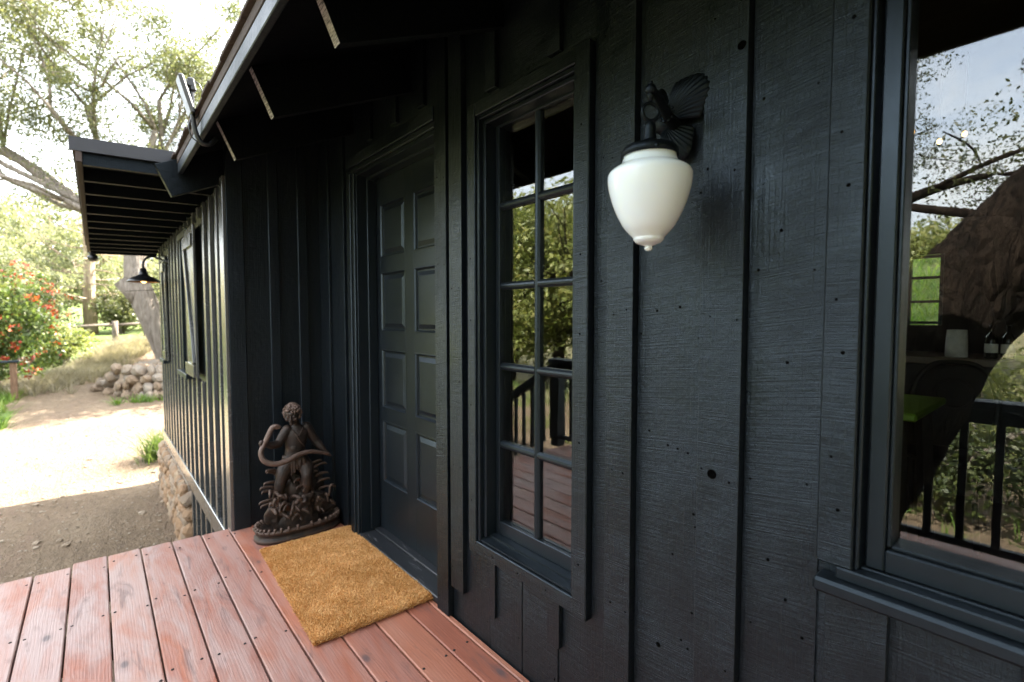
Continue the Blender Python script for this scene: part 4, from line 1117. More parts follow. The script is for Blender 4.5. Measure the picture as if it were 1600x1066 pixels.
# oval tray base with scalloped rim
def oval(a, b_, n_=72, sc=0.0, k=22):
    out = []
    for i in range(n_):
        t_ = 2 * math.pi * i / n_; c, s = math.cos(t_), math.sin(t_)
        r_ = 1 + sc * abs(math.sin(t_ * k / 2))
        out.append((a * math.copysign(abs(c) ** .75, c) * r_, b_ * math.copysign(abs(s) ** .8, s) * r_))
    return out
bm = bmesh.new()
lv = [(.245, .125, .0, 0), (.262, .140, .006, 0), (.262, .140, .022, 0), (.250, .130, .030, 0), (.246, .127, .048, .0), (.256, .136, .056, .015), (.254, .134, .078, .06), (.228, .110, .074, .03), (.205, .092, .050, 0), (.10, .05, .046, 0)]
rings = [[bm.verts.new((x, y - .012, z)) for x, y in oval(a, b_, 96, sc)] for a, b_, z, sc in lv]
for a, b_ in zip(rings[:-1], rings[1:]):
    for k in range(96): bm.faces.new((a[k], a[(k + 1) % 96], b_[(k + 1) % 96], b_[k]))
bm.faces.new(rings[0][::-1]); bm.faces.new(rings[-1])
for k in range(34):
    t_ = 2 * math.pi * k / 34; c = Vector((.248 * math.copysign(abs(math.cos(t_)) ** .75, math.cos(t_)), .128 * math.copysign(abs(math.sin(t_)) ** .8, math.sin(t_)) - .012, .070))
    o_ = Vector((c.x, c.y * 2.5, 0)).normalized()
    tube(bm, spline([c - o_ * .02 + Vector((0, 0, -.01)), c + Vector((0, 0, .016)), c + o_ * .007 + Vector((0, 0, .008)), c + o_ * .009 + Vector((0, 0, -.008))], 3), interp([.008, .0095, .008, .005], 3), 7)
build('tray_base', bm, M['rust'], st, smooth=True)
st.scale = (.97, .97, 1.0)

# ------------------------------------------------------------------ barn lamp on the wing wall
BLX, BLY = 6.62, .79
bl = empty('barn_lamp', (BLX, WY + .03, 1.96)); tag(bl, "black gooseneck barn lamp with a wide shade on the side wing wall", "wall lamp")
o3 = Vector((BLX, WY + .03, 1.96))
bm = bmesh.new(); prof = [(.145, 0), (.149, .002), (.147, .010), (.130, .030), (.100, .050), (.070, .064), (.046, .078), (.040, .090), (.040, .112), (.032, .120), (.026, .150), (.0, .152)]
lathe(bm, prof, 40, M=Matrix.Translation(Vector((BLX, BLY, 1.725)) - o3)); build('shade', bm, M['dark_metal'], bl, smooth=False)
M['copper'] = simple('copper_shade_lining', (.42, .22, .10), .35, .7)
bm = bmesh.new(); lathe(bm, [(.1425, .003), (.128, .026), (.098, .046), (.068, .060), (.0, .066)], 40, M=Matrix.Translation(Vector((BLX, BLY, 1.725)) - o3)); build('shade_lining', bm, M['copper'], bl, smooth=True)
bm = bmesh.new(); ball(bm, Vector((BLX, BLY, 1.747)) - o3, .028, (1, 1, 1.15)); build('bulb', bm, M['bulb_dim'], bl)
bm = bmesh.new(); tube(bm, [Vector(p) - o3 for p in spline([(BLX, BLY, 1.870), (BLX, BLY, 1.93), (BLX, BLY - .03, 1.985), (BLX, BLY - .08, 2.005), (BLX, BLY - .14, 1.99), (BLX, WY + .05, 1.965)], 8)], .011, 12); build('gooseneck', bm, M['dark_metal'], bl)
bm = bmesh.new(); lathe(bm, [(0, .035), (.018, .034), (.022, .022), (.050, .016), (.056, .006), (.056, -.004)], 28, M=Matrix.Rotation(R(-90), 4, 'X')); build('wall_mount', bm, M['dark_metal'], bl)

# ------------------------------------------------------------------ panel on a bent arm clamped to the eave
ep = empty('eave_fixture', (2.72, .81, 2.2)); tag(ep, "flat black panel on a bent arm with a looping cable at the roof edge", "fixture")
e0 = Vector((2.72, .81, 2.2))
bm = bmesh.new(); Mp = Matrix.Translation(Vector((2.73, .850, 2.368)) - e0) @ Matrix.Rotation(R(-16), 4, 'X')
box(bm, -.045, .045, -.011, .011, -.086, .086, .0095, 0, Mp); build('panel_body', bm, M['dark_metal'], ep)
bm = bmesh.new(); tube(bm, [Vector(p) - e0 for p in spline([(2.72, .735, 2.20), (2.72, .765, 2.165), (2.72, .800, 2.172), (2.72, .822, 2.235), (2.72, .829, 2.33), (2.72, .829, 2.41)], 8)], .0105, 12); build('bent_arm', bm, M['dark_metal'], ep)
bm = bmesh.new(); Mk = Matrix.Translation(Vector((2.72, .828, 2.42)) - e0) @ Matrix.Rotation(R(-10), 4, 'X')
box(bm, -.02, .02, -.014, .014, -.03, .03, .006, 0, Mk); tube(bm, [Vector((2.694, .838, 2.42)) - e0, Vector((2.75, .838, 2.42)) - e0], .011, 12); build('hinge', bm, M['dark_metal'], ep)
bm = bmesh.new(); tube(bm, [Vector(p) - e0 for p in spline([(2.72, .822, 2.445), (2.72, .796, 2.43), (2.72, .782, 2.375), (2.72, .800, 2.31), (2.72, .815, 2.27)], 8)], .003, 6)
tube(bm, [Vector(p) - e0 for p in spline([(2.72, .826, 2.285), (2.72, .842, 2.24), (2.72, .836, 2.19), (2.72, .808, 2.165)], 8)], .003, 6); build('cable', bm, M['dark_metal'], ep)

# small downlight under the far corner of the wing roof
sp_ = empty('eave_spotlight', (8.55, 1.20, 2.18)); tag(sp_, "small round black spotlight under the far corner of the wing roof", "spotlight")
bm = bmesh.new(); ball(bm, (0, 0, -.05), .06, (1, 1, .85)); build('housing', bm, M['dark_metal'], sp_)
bm = bmesh.new(); lathe(bm, [(0, .02), (.045, .02), (.045, 0), (.02, -.01), (0, -.01)], 20, M=Matrix.Translation((0, 0, 0))); build('mount', bm, M['dark_metal'], sp_)

# ------------------------------------------------------------------ railing and steps (seen mirrored in the glass)
rl = empty('deck_railing', (0, 2.33, 0)); tag(rl, "black deck railing with square balusters mirrored in the window panes", "railing")
RY = 2.33
posts = [3.59, 1.62, -.35, -2.2]
for x in posts:
    b = bmesh.new(); box(b, x - .055, x + .055, -.055, .055, .001, .86, .004); build('post', b, M['paint'], rl)
b = bmesh.new(); box(b, -3.1, 3.65, -.075, .075, .861, .905, .005); build('top_rail', b, M['paint_x'], rl)
for i in range(len(posts) - 1):
    x1, x0 = posts[i] - .0555, posts[i + 1] + .0555
    b = bmesh.new(); box(b, x0, x1, -.02, .02, .08, .12, .003); build('bottom_rail', b, M['paint_x'], rl)
    b = bmesh.new(); box(b, x0, x1, -.02, .02, .78, .8605, .003); build('upper_rail', b, M['paint_x'], rl)
    nb = int((x1 - x0) / .135)
    for k in range(1, nb):
        x = x0 + (x1 - x0) * k / nb; b = bmesh.new(); box(b, x - .018, x + .018, -.018, .018, .1205, .7795, .002); build('baluster', b, M['paint'], rl)
sr_ = empty('stair_railing', (3.66, 2.33, 0)); tag(sr_, "sloping black handrail with balusters going down from the deck", "railing")
b = bmesh.new(); beam(b, (-.06, 0, .83), (1.55, 0, -.10), .09, .085, .004); build('handrail', b, M['paint_x'], sr_)
for k in range(11):
    x = .02 + k * .135; zt2 = .80 - (x + .06) * .578 - .03; b = bmesh.new(); box(b, x - .018, x + .018, -.018, .018, zt2 - .66, zt2, .002); build('baluster', b, M['paint'], sr_)
b = bmesh.new(); box(b, 1.48, 1.58, -.05, .05, -1.05, -.09, .004); build('post', b, M['paint'], sr_)
stp = empty('deck_steps', (3.56, 2.05, 0)); tag(stp, "timber steps leading down from the far end of the deck", "steps")
for k in range(5):
    b = bmesh.new(); box(b, .02 + k * .27, .28 + k * .27, -.42, .42, -.22 - k * .165, -.182 - k * .165, .004); build('tread', b, M['fence_wood'], stp)
for s in (-.44, .44):
    b = bmesh.new(); beam(b, (.0, s, -.20), (1.4, s, -1.06), .038, .20, .003); build('stringer', b, M['fence_wood'], stp)

# ------------------------------------------------------------------ interior furniture behind the picture window
kc = empty('kitchen_counter', (.4, -3.62, .12)); tag(kc, "dark kitchen counter under the back window inside the room", "counter")
b = bmesh.new(); box(b, -1.9, 2.6, -.34, .30, 0, .90, .004); build('cabinet', b, M['interior_wall'], kc)
M['worktop'] = simple('worn_timber_worktop', (.16, .11, .075), .4)
b = bmesh.new(); box(b, -1.92, 2.62, -.34, .33, .901, .95, .005); build('worktop', b, M['worktop'], kc)
pt = empty('paper_roll', (.60, -3.45, 1.071)); tag(pt, "white paper towel roll standing on the dark counter inside", "paper roll")
M['paper'] = simple('white_paper', (.75, .72, .68), .9)
b = bmesh.new(); lathe(b, [(.012, 0), (.062, 0), (.060, .10), (.055, .19), (.02, .192), (.018, .188)], 28); build('roll', b, M['paper'], pt)
M['bottle'] = simple('dark_glass_bottle', (.02, .02, .015), .08)
for (x, l) in ((.42, "dark glass bottle on the counter, nearer the paper roll"), (.34, "dark glass bottle on the counter, farther from the paper roll")):
    bo = empty('bottle', (x, -3.42, 1.071)); tag(bo, l, "bottle", "bottles on the kitchen counter")
    b = bmesh.new(); lathe(b, [(0, 0), (.032, 0), (.034, .01), (.034, .13), (.028, .15), (.012, .175), (.011, .215), (.014, .217), (.014, .227), (0, .227)], 24); build('body', b, M['bottle'], bo, smooth=True)
    b = bmesh.new(); lathe(b, [(.0347, .04), (.0347, .10)], 24); build('paper_label', b, M['paper'], bo)
dt = empty('dining_table', (.94, -1.80, .165)); tag(dt, "lime green dining table inside the room behind the large window", "table")
M['lime'] = simple('lime_green_paint', (.12, .21, .015), .45)
b = bmesh.new(); box(b, -.48, .48, -.34, .34, .735, .77, .008); build('table_top', b, M['lime'], dt)
for sx in (-1, 1):
    for sy in (-1, 1):
        b = bmesh.new(); beam(b, (sx * .43, sy * .30, 0), (sx * .40, sy * .27, .735), .05, .05); build('leg', b, M['interior_wall'], dt)
ch = empty('cafe_chair', (.50, -2.42, .12)); tag(ch, "dark bentwood chair with a looped back behind the green table", "chair")
b = bmesh.new(); lathe(b, [(0, .44), (.19, .44), (.205, .452), (.20, .466), (0, .47)], 32); build('seat', b, M['interior_wall'], ch)
for s in (-1, 1):
    b = bmesh.new(); tube(b, [(s * .14, .13, .44), (s * .17, .17, 0)], .014); build('leg', b, M['interior_wall'], ch)
b = bmesh.new(); tube(b, spline([(-.17, -.19, 0), (-.17, -.16, .45), (-.19, -.20, .75), (-.12, -.24, .93), (0, -.25, .965), (.12, -.24, .93), (.19, -.20, .75), (.17, -.16, .45), (.17, -.19, 0)], 8), .014); build('back_hoop', b, M['interior_wall'], ch)
b = bmesh.new(); torus(b, .085, .010, M=Matrix.Translation((0, -.225, .78)) @ Matrix.Rotation(R(80), 4, 'X')); build('back_ring', b, M['interior_wall'], ch)
pd = empty('pendant_cluster', (.52, -1.8, 2.55)); tag(pd, "cluster of three warm glowing bulbs hanging inside the room", "pendant light")
for (x, y, z) in ((.06, 0, 2.235), (-.05, .05, 2.15), (-.12, -.06, 2.19)):
    b = bmesh.new(); tube(b, [(x, y, 0), (x, y, z + .07 - 2.55)], .003, 6); build('cord', b, M['dark_metal'], pd)
    b = bmesh.new(); ball(b, (x, y, z - 2.55), .010, (1, 1, 1.3)); build('bulb', b, M['bulb'], pd)

# ------------------------------------------------------------------ yard: stones, wall, fences
bm = bmesh.new(); g = random.Random(31); vv = []
for k in range(3400):
    x = 3.9 + 8 * g.random() ** 1.8; y = g.uniform(.6, 3.2); s = g.uniform(.004, .016) * (1 + 1.6 * (g.random() < .05))
    t = bmesh.new(); bmesh.ops.create_icosphere(t, subdivisions=1, radius=s)
    for v in t.verts: v.co = Vector((v.co.x * g.uniform(.8, 1.3), v.co.y * g.uniform(.8, 1.3), v.co.z * .6))
    bmesh.ops.translate(t, vec=(x, y, gh(x, y) + s * .25), verts=t.verts); merge(bm, t)
M['pebble'] = stone_mat('pale_pebbles', [(.1, (.14, .10, .065)), (.5, (.27, .205, .14)), (.9, (.42, .36, .28))], .004, 30)
tag(build('gravel', bm, M['pebble']), "loose pebbles scattered on the bare dirt yard", kind='stuff')
sw = empty('stone_retaining_wall', (15.5, .5, gh(15.5, .5))); tag(sw, "low curved retaining wall of stacked tan field stones beside the dirt path", "stone wall")
bm = bmesh.new(); g = random.Random(77); i = 0
for cr in range(4):
    u = -.2 + (cr % 2) * .12
    while u < 5.2:
        wv = g.uniform(.22, .42); a = max(0, 1 - u / 1.5)          # near-left end curls away
        x = 14.9 + 2.2 * max(0, .9 - u * .6) ** 1.5; y = 1.12 - u * .62
        hz = .20; 
        top = .82 if u > .5 else .3 + u
        if cr * hz < top:
            rock(bm, (x - 15.5 + cr * .09 + g.uniform(-.05, .05), y - .5 + g.uniform(-.03, .03), cr * hz + .08 + gh(15, .5) - gh(15.5, .5) + g.uniform(-.02, .02)), 1.0, (.19, wv * .40, .135 * g.uniform(.85, 1.15)), 500 + i, 2, .35); i += 1
        u += wv
build('stacked_stones', bm, M['stone'], sw)
bm = bmesh.new()
for k in range(40):
    rock(bm, (1.0 + g.uniform(-.2, 1.2), -.2 - g.random() * 2.4, .58 + g.uniform(0, .1)), g.uniform(.12, .22), (1, 1.1, .55), 800 + k, 2, .35)
build('cap_stones', bm, M['stone'], sw)
# handrail post in the path and post-and-rail fence behind it
fp = empty('path_handrail', (16.6, 2.75, gh(16.6, 2.75))); tag(fp, "brown timber post carrying a flat handrail at the left edge of the path", "handrail")
b = bmesh.new(); box(b, -.06, .06, -.075, .045, -.2, .90, .006); build('post', b, M['fence_wood'], fp)
b = bmesh.new(); box(b, -.10, .10, -.12, 2.6, .901, .95, .006); build('top_rail', b, M['paint_x'], fp)
b = bmesh.new(); box(b, -.06, .06, 2.3, 2.42, -.2, .90, .006); build('post', b, M['fence_wood'], fp)
ff = empty('post_and_rail_fence', (20.5, 2.7, gh(20.5, 2.7))); tag(ff, "weathered two-rail timber fence on the green grass at left", "fence")
for k, (dx, dy) in enumerate(((0, 0), (-1.6, 1.6), (-3.2, 3.2))):
    zz = gh(20.5 + dx, 2.7 + dy) - gh(20.5, 2.7); b = bmesh.new(); box(b, dx - .07, dx + .07, dy - .07, dy + .07, zz - .3, zz + .85, .01); build('post', b, M['rail_wood'], ff)
for hz in (.35, .68):
    for (a, c) in (((0, 0), (-1.6, 1.6)), ((-1.6, 1.6), (-3.2, 3.2))):
        za = gh(20.5 + a[0], 2.7 + a[1]) - gh(20.5, 2.7); zc = gh(20.5 + c[0], 2.7 + c[1]) - gh(20.5, 2.7)
        b = bmesh.new(); beam(b, (a[0], a[1], za + hz), (c[0], c[1], zc + hz), .05, .12, .01); build('rail', b, M['rail_wood'], ff)
sf2 = empty('split_rail_fence', (25, .9, gh(25, .9))); tag(sf2, "grey split-rail fence along the bank behind the dry grass", "fence")
pp = [(24.6, 2.0), (25.0, .62), (25.3, -.4), (25.8, -1.6)]
for (x, y) in pp:
    zz = gh(x, y) - gh(25, .9); b = bmesh.new(); tube(b, [(x - 25, y - .9, zz - .2), (x - 25, y - .9, zz + .78)], [.12, .10], 9); build('post', b, M['rail_wood'], sf2)
for a, c in zip(pp[:-1], pp[1:]):
    za, zc = gh(*a) - gh(25, .9), gh(*c) - gh(25, .9); b = bmesh.new(); tube(b, [(a[0] - 25, a[1] - .9, za + .60), (c[0] - 25, c[1] - .9, zc + .66)], [.06, .05], 7); build('rail', b, M['rail_wood'], sf2)

# ------------------------------------------------------------------ grasses
def tuft_mesh(name, pts, h, wdt, mat, label, blades=14, spread=.12, kind='stuff', parent=None):
    n = len(pts) * blades; base = np.repeat(np.asarray(pts, np.float64), blades, 0)
    off = rng.normal(size=(n, 2)) * spread; r0 = base.copy(); r0[:, :2] += off * .6
    hh = h * rng.uniform(.5, 1.2, n); lean = off * 1.3 + rng.normal(size=(n, 2)) * .25 * h
    ang = rng.uniform(0, math.pi, n); wv = np.stack([np.cos(ang), np.sin(ang), 0 * ang], 1) * (wdt * rng.uniform(.6, 1.3, n))[:, None]
    md = r0.copy(); md[:, :2] += lean * .4; md[:, 2] += hh * .6
    tp = r0.copy(); tp[:, :2] += lean; tp[:, 2] += hh
    V = np.stack([r0 - wv, r0 + wv, md + wv * .7, md - wv * .7, tp + wv * .1, tp - wv * .1], 1).reshape(-1, 3)
    k = np.arange(n)[:, None] * 6; F = np.concatenate([k + [0, 1, 2, 3], k + [3, 2, 4, 5]], 0)
    o = np_mesh(name, V, F, mat, parent)
    if kind: tag(o, label, kind=kind)
    return o
g = random.Random(3); pts = []
while len(pts) < 900:
    s = g.random(); x = 17.5 + 7.0 * s + g.gauss(0, .35); y = 2.62 - 2.9 * s ** 1.4 + g.gauss(0, .28)
    pts.append((x, y, gh(x, y)))
tuft_mesh('dry_grass', pts, .30, .009, M['dry_grass'], "pale dry grass along the bank beside the dirt path", 26, .10)
pts = []
while len(pts) < 3800:
    x = g.uniform(13, 30); y = g.uniform(2.2, 9)
    if cover(x, y) > .5: pts.append((x, y, gh(x, y)))
while len(pts) < 6800:
    x = g.uniform(-2, 5); y = g.uniform(-13, -5.2); pts.append((x, y, gh(x, y)))
while len(pts) < 7200:
    x = g.uniform(-2, 14); y = g.uniform(5.0, 14); pts.append((x, y, gh(x, y)))
tuft_mesh('grass', pts, .22, .009, M['grass'], "green grass beyond the path and on the bank", 14, .10)
wp = empty('wall_plant', (9.3, .42, gh(9.3, .42))); tag(wp, "small bushy green rosemary-like plant at the foot of the cabin wing", "plant")
tuft_mesh('stems', [(g.gauss(0, .12), g.gauss(0, .1), 0) for _ in range(30)], .44, .006, M['leaf_shrub'], None, 20, .12, None, wp)
# weeds at the wall foot
pts = [(14.55 + g.uniform(-.15, .3), g.uniform(-.6, 1.3), 0) for _ in range(13)]; pts = [(x, y, gh(x, y)) for x, y, _ in pts]
tuft_mesh('weeds', pts, .18, .010, M['grass'], "green weeds at the foot of the stone retaining wall", 16, .08)

# ------------------------------------------------------------------ trees in the yard
tr = empty('leaning_oak', (20, -.6, gh(20, -.6))); tag(tr, "big old oak with a thick grey leaning trunk behind the stone wall", "tree")
b0 = Vector((20, -.6, gh(20, -.6)))
T = Tree(5)
trunk = spline([(20, -.95, -.7), (20.0, -.66, .1), (20.0, -.34, 1.0), (20.1, .0, 2.0), (20.2, .16, 2.9), (20.4, .05, 4.4)], 4)
T.segs.append(([p - b0 for p in trunk], interp([.46, .40, .37, .36, .31, .26], 4), 0))
T.segs.append(([Vector(p) - b0 for p in [(20.1, .0, 1.8), (20.05, .32, 2.2), (20.05, .58, 2.5)]], [.28, .23, .19], 0))      # broken stub
tp_ = Vector(trunk[-1]) - b0
for (dr, L, r_) in [((-.1, 1.0, .25), 4.2, .15), ((.2, .8, .5), 4.0, .14), ((-.4, .75, .35), 4.0, .11), ((.1, .35, 1), 3.6, .14), ((0, -.35, 1), 3.6, .14), ((-.3, -.6, .9), 3.2, .16), ((.3, .9, .45), 4.4, .10), ((.2, -.55, .8), 4.4, .12), ((.1, -.3, .95), 4.6, .11), ((-.2, 1.0, .3), 4.4, .11), ((-.2, .6, .8), 3.8, .12)]:
    T.grow(tp_ + Vector((0, 0, random.uniform(-.9, .1))), dr, L, r_, 1, 4, .75, .03, .24, (2, 4), 2)
T.wood('trunk', M['bark_grey'], tr, .006)
gx = np.random.default_rng(9)
tips = [t_ for t_ in T.tips]
def tip_clumps(tips, frac, r_, g, off=None):
    return [((np.array(p) + g.normal(size=3) * .15), r_ * g.uniform(.6, 1.3)) for p, d in tips if g.random() < frac]
cl = tip_clumps(tips, .85, .46, gx) + ell_clumps(np.array((.2, 2.6, 7.6)), (2.4, 4.4, 2.4), 190, .55, gx, .2) + ell_clumps(np.array((.8, -2.2, 8.6)), (2.0, 3.0, 2.4), 90, .5, gx, .2)
crown('crown', cl, 115, .040, M['leaf_oak'], tr, .5, gx)

pn = empty('slender_pine', (28, 1.35, gh(28, 1.35))); tag(pn, "slender pale-trunked tree standing behind the split-rail fence", "tree")
T = Tree(12); T.segs.append(([Vector((0, 0, -.4)), Vector((.02, .02, 1.5)), Vector((-.02, -.03, 3.2)), Vector((0, .05, 5.2)), Vector((0, 0, 7.0))], [.27, .22, .18, .12, .04], 0))
for k in range(26):
    z = 1.3 + 5.4 * k / 25; a = k * 2.4; T.grow((0, 0, z), (math.cos(a), math.sin(a), .05), 1.9 * (1 - .5 * k / 25), .035, 2, 3, .6, .0, .2, (2, 3), 2)
T.wood('trunk', M['bark_pale'], pn, .004)
crown('crown', tip_clumps([t_ for t_ in T.tips if t_[0].z > 2.1], .75, .32, gx), 30, .06, M['leaf_pale'], pn, .28, gx)

def bush(name, loc, rad, n, r_, per, size, mat, label, cat, group=None, flowers=None, seed=1, aspect=.5):
    g = np.random.default_rng(seed); o = empty(name, loc); tag(o, label, cat, group)
    bm = bmesh.new(); rr = random.Random(seed)
    for k in range(7):
        a = rr.uniform(0, 6.28); tube(bm, spline([(0, 0, -.2), (.25 * rad[0] * math.cos(a), .25 * rad[1] * math.sin(a), rad[2] * .7), (.7 * rad[0] * math.cos(a), .7 * rad[1] * math.sin(a), rad[2] * 1.5)], 4), interp([.07, .05, .015], 4), 6)
    build('stems', bm, M['bark_grey'], o, recalc=False)
    cl = ell_clumps((0, 0, rad[2] * .95), rad, n, r_, g, .35, .05)
    crown('foliage', cl, per, size, mat, o, aspect, g)
    if flowers:
        fl = ell_clumps((0, 0, rad[2] * .95), [q * 1.04 for q in rad], flowers, .13, g, .82, .25)
        crown('blossoms', fl, 12, .034, M['berry'], o, .8, g)
    return o
bush('flowering_shrub', (18.2, 3.2, gh(18.2, 3.2) + .1), (1.3, 1.35, 1.7), 215, .34, 44, .062, M['leaf_shrub'], "large rounded green shrub covered in red-orange blossoms at left", "shrub", None, 170, 4)
B = "bushes and trees on the far side of the yard"
bush('tall_bush', (27.5, 3.2, gh(27.5, 3.2)), (1.6, 1.5, 1.5), 150, .4, 40, .075, M['leaf_pale'], "pale olive bush between the flowering shrub and the slender tree", "bush", B, None, 6)
bush('tall_bush', (28.5, .3, gh(28.5, .3)), (1.6, 1.2, 1.2), 130, .4, 40, .075, M['leaf_oak'], "olive bush right of the slender trunk, behind the split-rail fence", "bush", B, None, 7)
bush('tall_bush', (31, -1.6, gh(31, -1.6)), (2.0, 1.7, 1.9), 170, .45, 44, .085, M['leaf_pale'], "pale bush half hidden behind the leaning oak trunk", "bush", B, None, 8)
bush('low_bush', (22.4, 2.05, gh(22.4, 2.05)), (.8, .9, .65), 80, .28, 40, .055, M['leaf_dense'], "dark low bush at the foot of the flowering shrub", "bush", B, None, 9)

def tree_kind(seed, h, rad, n, r_, per, size, mat, bark):
    """a full tree as (trunk object, crown object) at origin, returned unparented data"""
    g = np.random.default_rng(seed); T = Tree(seed)
    T.segs.append(([Vector((0, 0, -.5)), Vector((.1, .05, h * .18)), Vector((0, .15, h * .38)), Vector((.1, 0, h * .6))], [h * .035, h * .028, h * .024, h * .015], 0))
    for k in range(9):
        a = k * 2.4; T.grow((.03, .08, h * (.22 + .04 * k)), (math.cos(a), math.sin(a), .35), rad[0] * .8, h * .012, 2, 4, .7, .06, .2, (2, 3), 3)
    o = empty('leafy_tree'); T.wood('trunk', bark, o, .01)
    cl = ell_clumps((0, 0, h * .56), (rad[0], rad[1], h * .44), n, r_, g, .45, h * .07)
    crown('crown', cl, per, size, mat, o, .5, g)
    return o
def copy_tree(o, loc, rz, s):
    c = o.copy(); col.objects.link(c); c.location = loc; c.rotation_euler = (0, 0, rz); c.scale = (s, s, s)
    for chd in list(o.children):
        d = chd.copy(); col.objects.link(d); d.parent = c
    return c
def place(o, x, y, rz, s, label, group, cat='tree'):
    o.location = (x, y, gh(x, y)); o.rotation_euler = (0, 0, rz); o.scale = (s, s, s); tag(o, label, cat, group)
FG = "far trees behind the yard"
fa = tree_kind(41, 7.0, (2.8, 2.8), 260, .6, 40, .10, M['leaf_pale'], M['bark_pale'])
far = [(38, 6.0, .4, 1.0, "pale tree far behind the flowering shrub"), (36, 1.5, 1.7, .85, "pale tree far behind the slender trunk"), (41, -1.5, 3.0, 1.15, "pale tree far behind the fork of the leaning oak"), (46, 3.6, 4.2, 1.3, "tallest pale tree in the far row, on the rise"), (33, 5.2, 5.1, .7, "small pale tree just behind the flowering shrub"), (44, -6, 2.2, 1.2, "pale tree far off behind the cabin wing")]
for k, (x, y, rz, s, l) in enumerate(far):
    o = fa if k == 0 else copy_tree(fa, (0, 0, 0), 0, 1); place(o, x, y, rz, s, l, FG)
# trees across the deck, seen mirrored in the narrow window, plus two unseen light blockers
MG = "dense trees across the yard, mirrored in the window panes"
da = tree_kind(51, 6.2, (2.9, 2.9), 420, .55, 60, .075, M['leaf_dense'], M['bark_brown'])
mir = [(10.2, 9.2, .3, 1.0, "dense green tree mirrored in the middle panes of the narrow window"), (13.6, 10.2, 1.9, 1.06, "dense green tree mirrored in the left panes of the narrow window"), (11.6, 13.2, 3.3, 1.2, "dense green tree across the yard beyond the stair handrail"), (8.4, 14.5, 4.4, 1.15, "dense green tree standing back across the yard from the deck"), (3.7, 20.0, 5.5, .92, "low green tree far across the lawn, mirrored in the large window"), (5.8, 22.5, 2.5, .88, "low green tree far across the lawn, behind the other low one"), (-5.0, 4.8, 1.0, 1.15, "unseen dense tree added near the deck railing end to keep skylight off the porch"), (-7.5, .5, 2.2, 1.2, "unseen dense tree added at the near end of the cabin to darken the alcove")]  # last two are out of view, added to block skylight from the alcove
for k, (x, y, rz, s, l) in enumerate(mir):
    o = da if k == 0 else copy_tree(da, (0, 0, 0), 0, 1); place(o, x, y, rz, s, l, MG)
for k, (x, y, rz, s, l) in enumerate([(16.8, -3.6, .9, 1.05, "leafy tree on the bank just behind the cabin wing, shading the path"), (20.6, -5.2, 2.6, 1.15, "leafy tree on the bank behind the oak, farther from the cabin wing")]):
    o = copy_tree(da, (0, 0, 0), 0, 1); place(o, x, y, rz, s, l, "trees on the bank behind the cabin")
BL = ["dark round bush straight across the railing from the large window", "dark bush beyond the railing, second along from the oak", "dark bush beyond the railing, nearest the steps", "dark bush beyond the railing, behind the oak trunk",
      "small bush beyond the railing, between the two middle bushes", "taller pale-tipped bush set back from the railing, across from the large window", "taller pale-tipped bush set back from the railing, towards the steps"]
for k, (x, y, rx, hz) in enumerate([(1.2, 6.2, 1.2, .74), (3.3, 6.8, 1.3, .8), (5.6, 6.0, 1.2, .72), (-.9, 7.0, 1.2, .8), (2.3, 5.4, .8, .55), (.6, 8.8, 1.2, 1.0), (3.9, 9.4, 1.4, 1.05)]):
    bush('garden_bush', (x, y, gh(x, y)), (rx, .8, hz), 150, .24, 46, .038, M['leaf_bush'] if k < 5 else M['leaf_dense'], BL[k], "bush", "bushes beyond the deck railing", None, 60 + k)

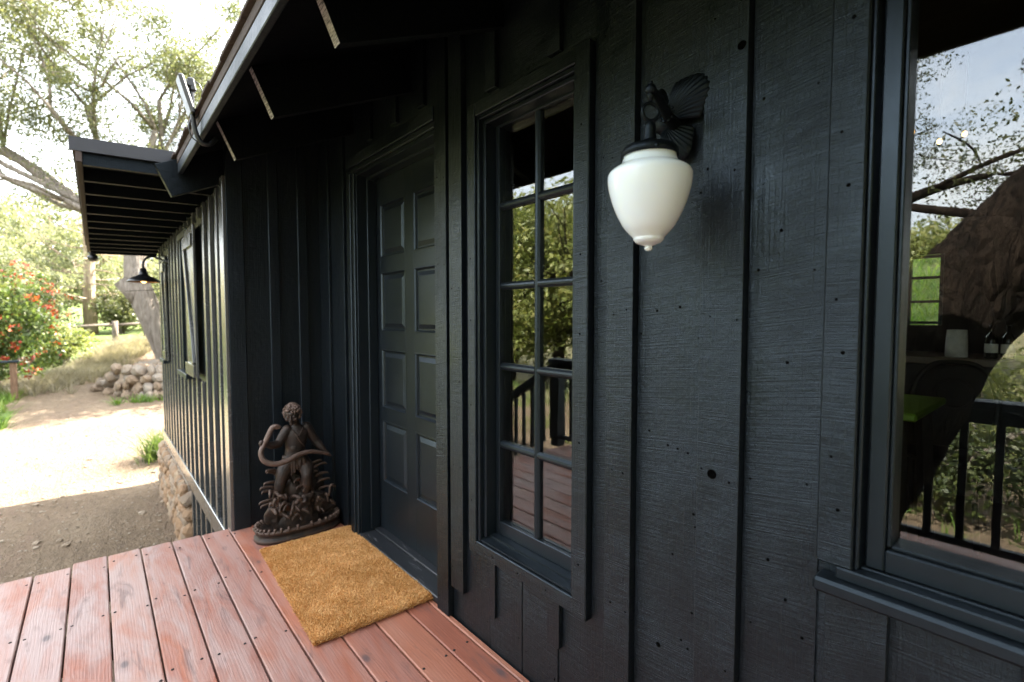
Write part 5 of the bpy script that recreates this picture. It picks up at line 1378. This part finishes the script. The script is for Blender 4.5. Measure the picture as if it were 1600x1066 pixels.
# old oak leaning over the deck, mirrored in the picture window
no = empty('deck_oak', (.95, 2.05, -1.0)); tag(no, "massive brown-barked oak trunk leaning over the deck, mirrored in the large window", "tree")
nb0 = Vector((.95, 2.05, -1.0)); T = Tree(23)
tk = spline([(1.02, 2.05, -1.2), (.93, 2.05, .17), (.73, 2.05, .67), (.50, 2.06, 1.30), (.18, 2.10, 1.76), (-.3, 2.3, 2.4), (-1.2, 2.9, 3.9)], 6)
T.segs.append(([p - nb0 for p in tk], interp([.40, .31, .29, .29, .26, .24, .2], 6), 0))
T.segs.append(([Vector(p) - nb0 for p in spline([(.12, 2.12, 1.80), (.7, 2.6, 2.02), (1.5, 3.2, 2.35), (2.6, 4.0, 2.7), (3.6, 4.6, 3.1)], 5)], interp([.028, .026, .024, .020, .014], 5), 0))
for (p, dr, L, r_) in [((1.5, 3.2, 2.35), (.2, 1, .5), 1.8, .07), ((2.0, 3.6, 2.5), (.8, .3, .4), 1.6, .06), ((2.6, 4.0, 2.7), (.3, .8, .3), 1.6, .05), ((3.4, 4.5, 3.0), (.8, .6, .3), 1.5, .04), ((-.6, 2.5, 2.9), (.7, 1, .8), 2.4, .09), ((-.6, 2.5, 2.9), (.9, .5, .9), 2.2, .08), ((-1.2, 2.9, 3.9), (.4, 1, .3), 2.4, .09), ((-1.0, 2.8, 3.5), (1, .8, .3), 2.6, .08), ((-1.2, 2.9, 3.9), (-.5, .7, .6), 2.2, .08), ((1.0, 2.8, 2.0), (-.1, 1, .35), 1.5, .05)]:
    T.grow(Vector(p) - nb0, dr, L, r_, 1, 3, .7, .0, .22, (2, 3), 2)
tro = T.wood('trunk', M['bark_brown'], no, .003)
sub = tro.modifiers.new('sub', 'SUBSURF'); sub.levels = sub.render_levels = 2
tex = bpy.data.textures.new('bark_lumps', 'CLOUDS'); tex.noise_scale = .09; tex.noise_depth = 3
dis = tro.modifiers.new('lumps', 'DISPLACE'); dis.texture = tex; dis.strength = .04; dis.mid_level = .5; dis.texture_coords = 'LOCAL'
vg = tro.vertex_groups.new(name='thick'); big = [v.index for v in tro.data.vertices if v.index < 37 * 10]; vg.add(big, 1.0, 'REPLACE'); dis.vertex_group = 'thick'
crown('crown', tip_clumps(T.tips, 1.0, .30, gx), 190, .0155, M['leaf_near'], no, .5, gx)
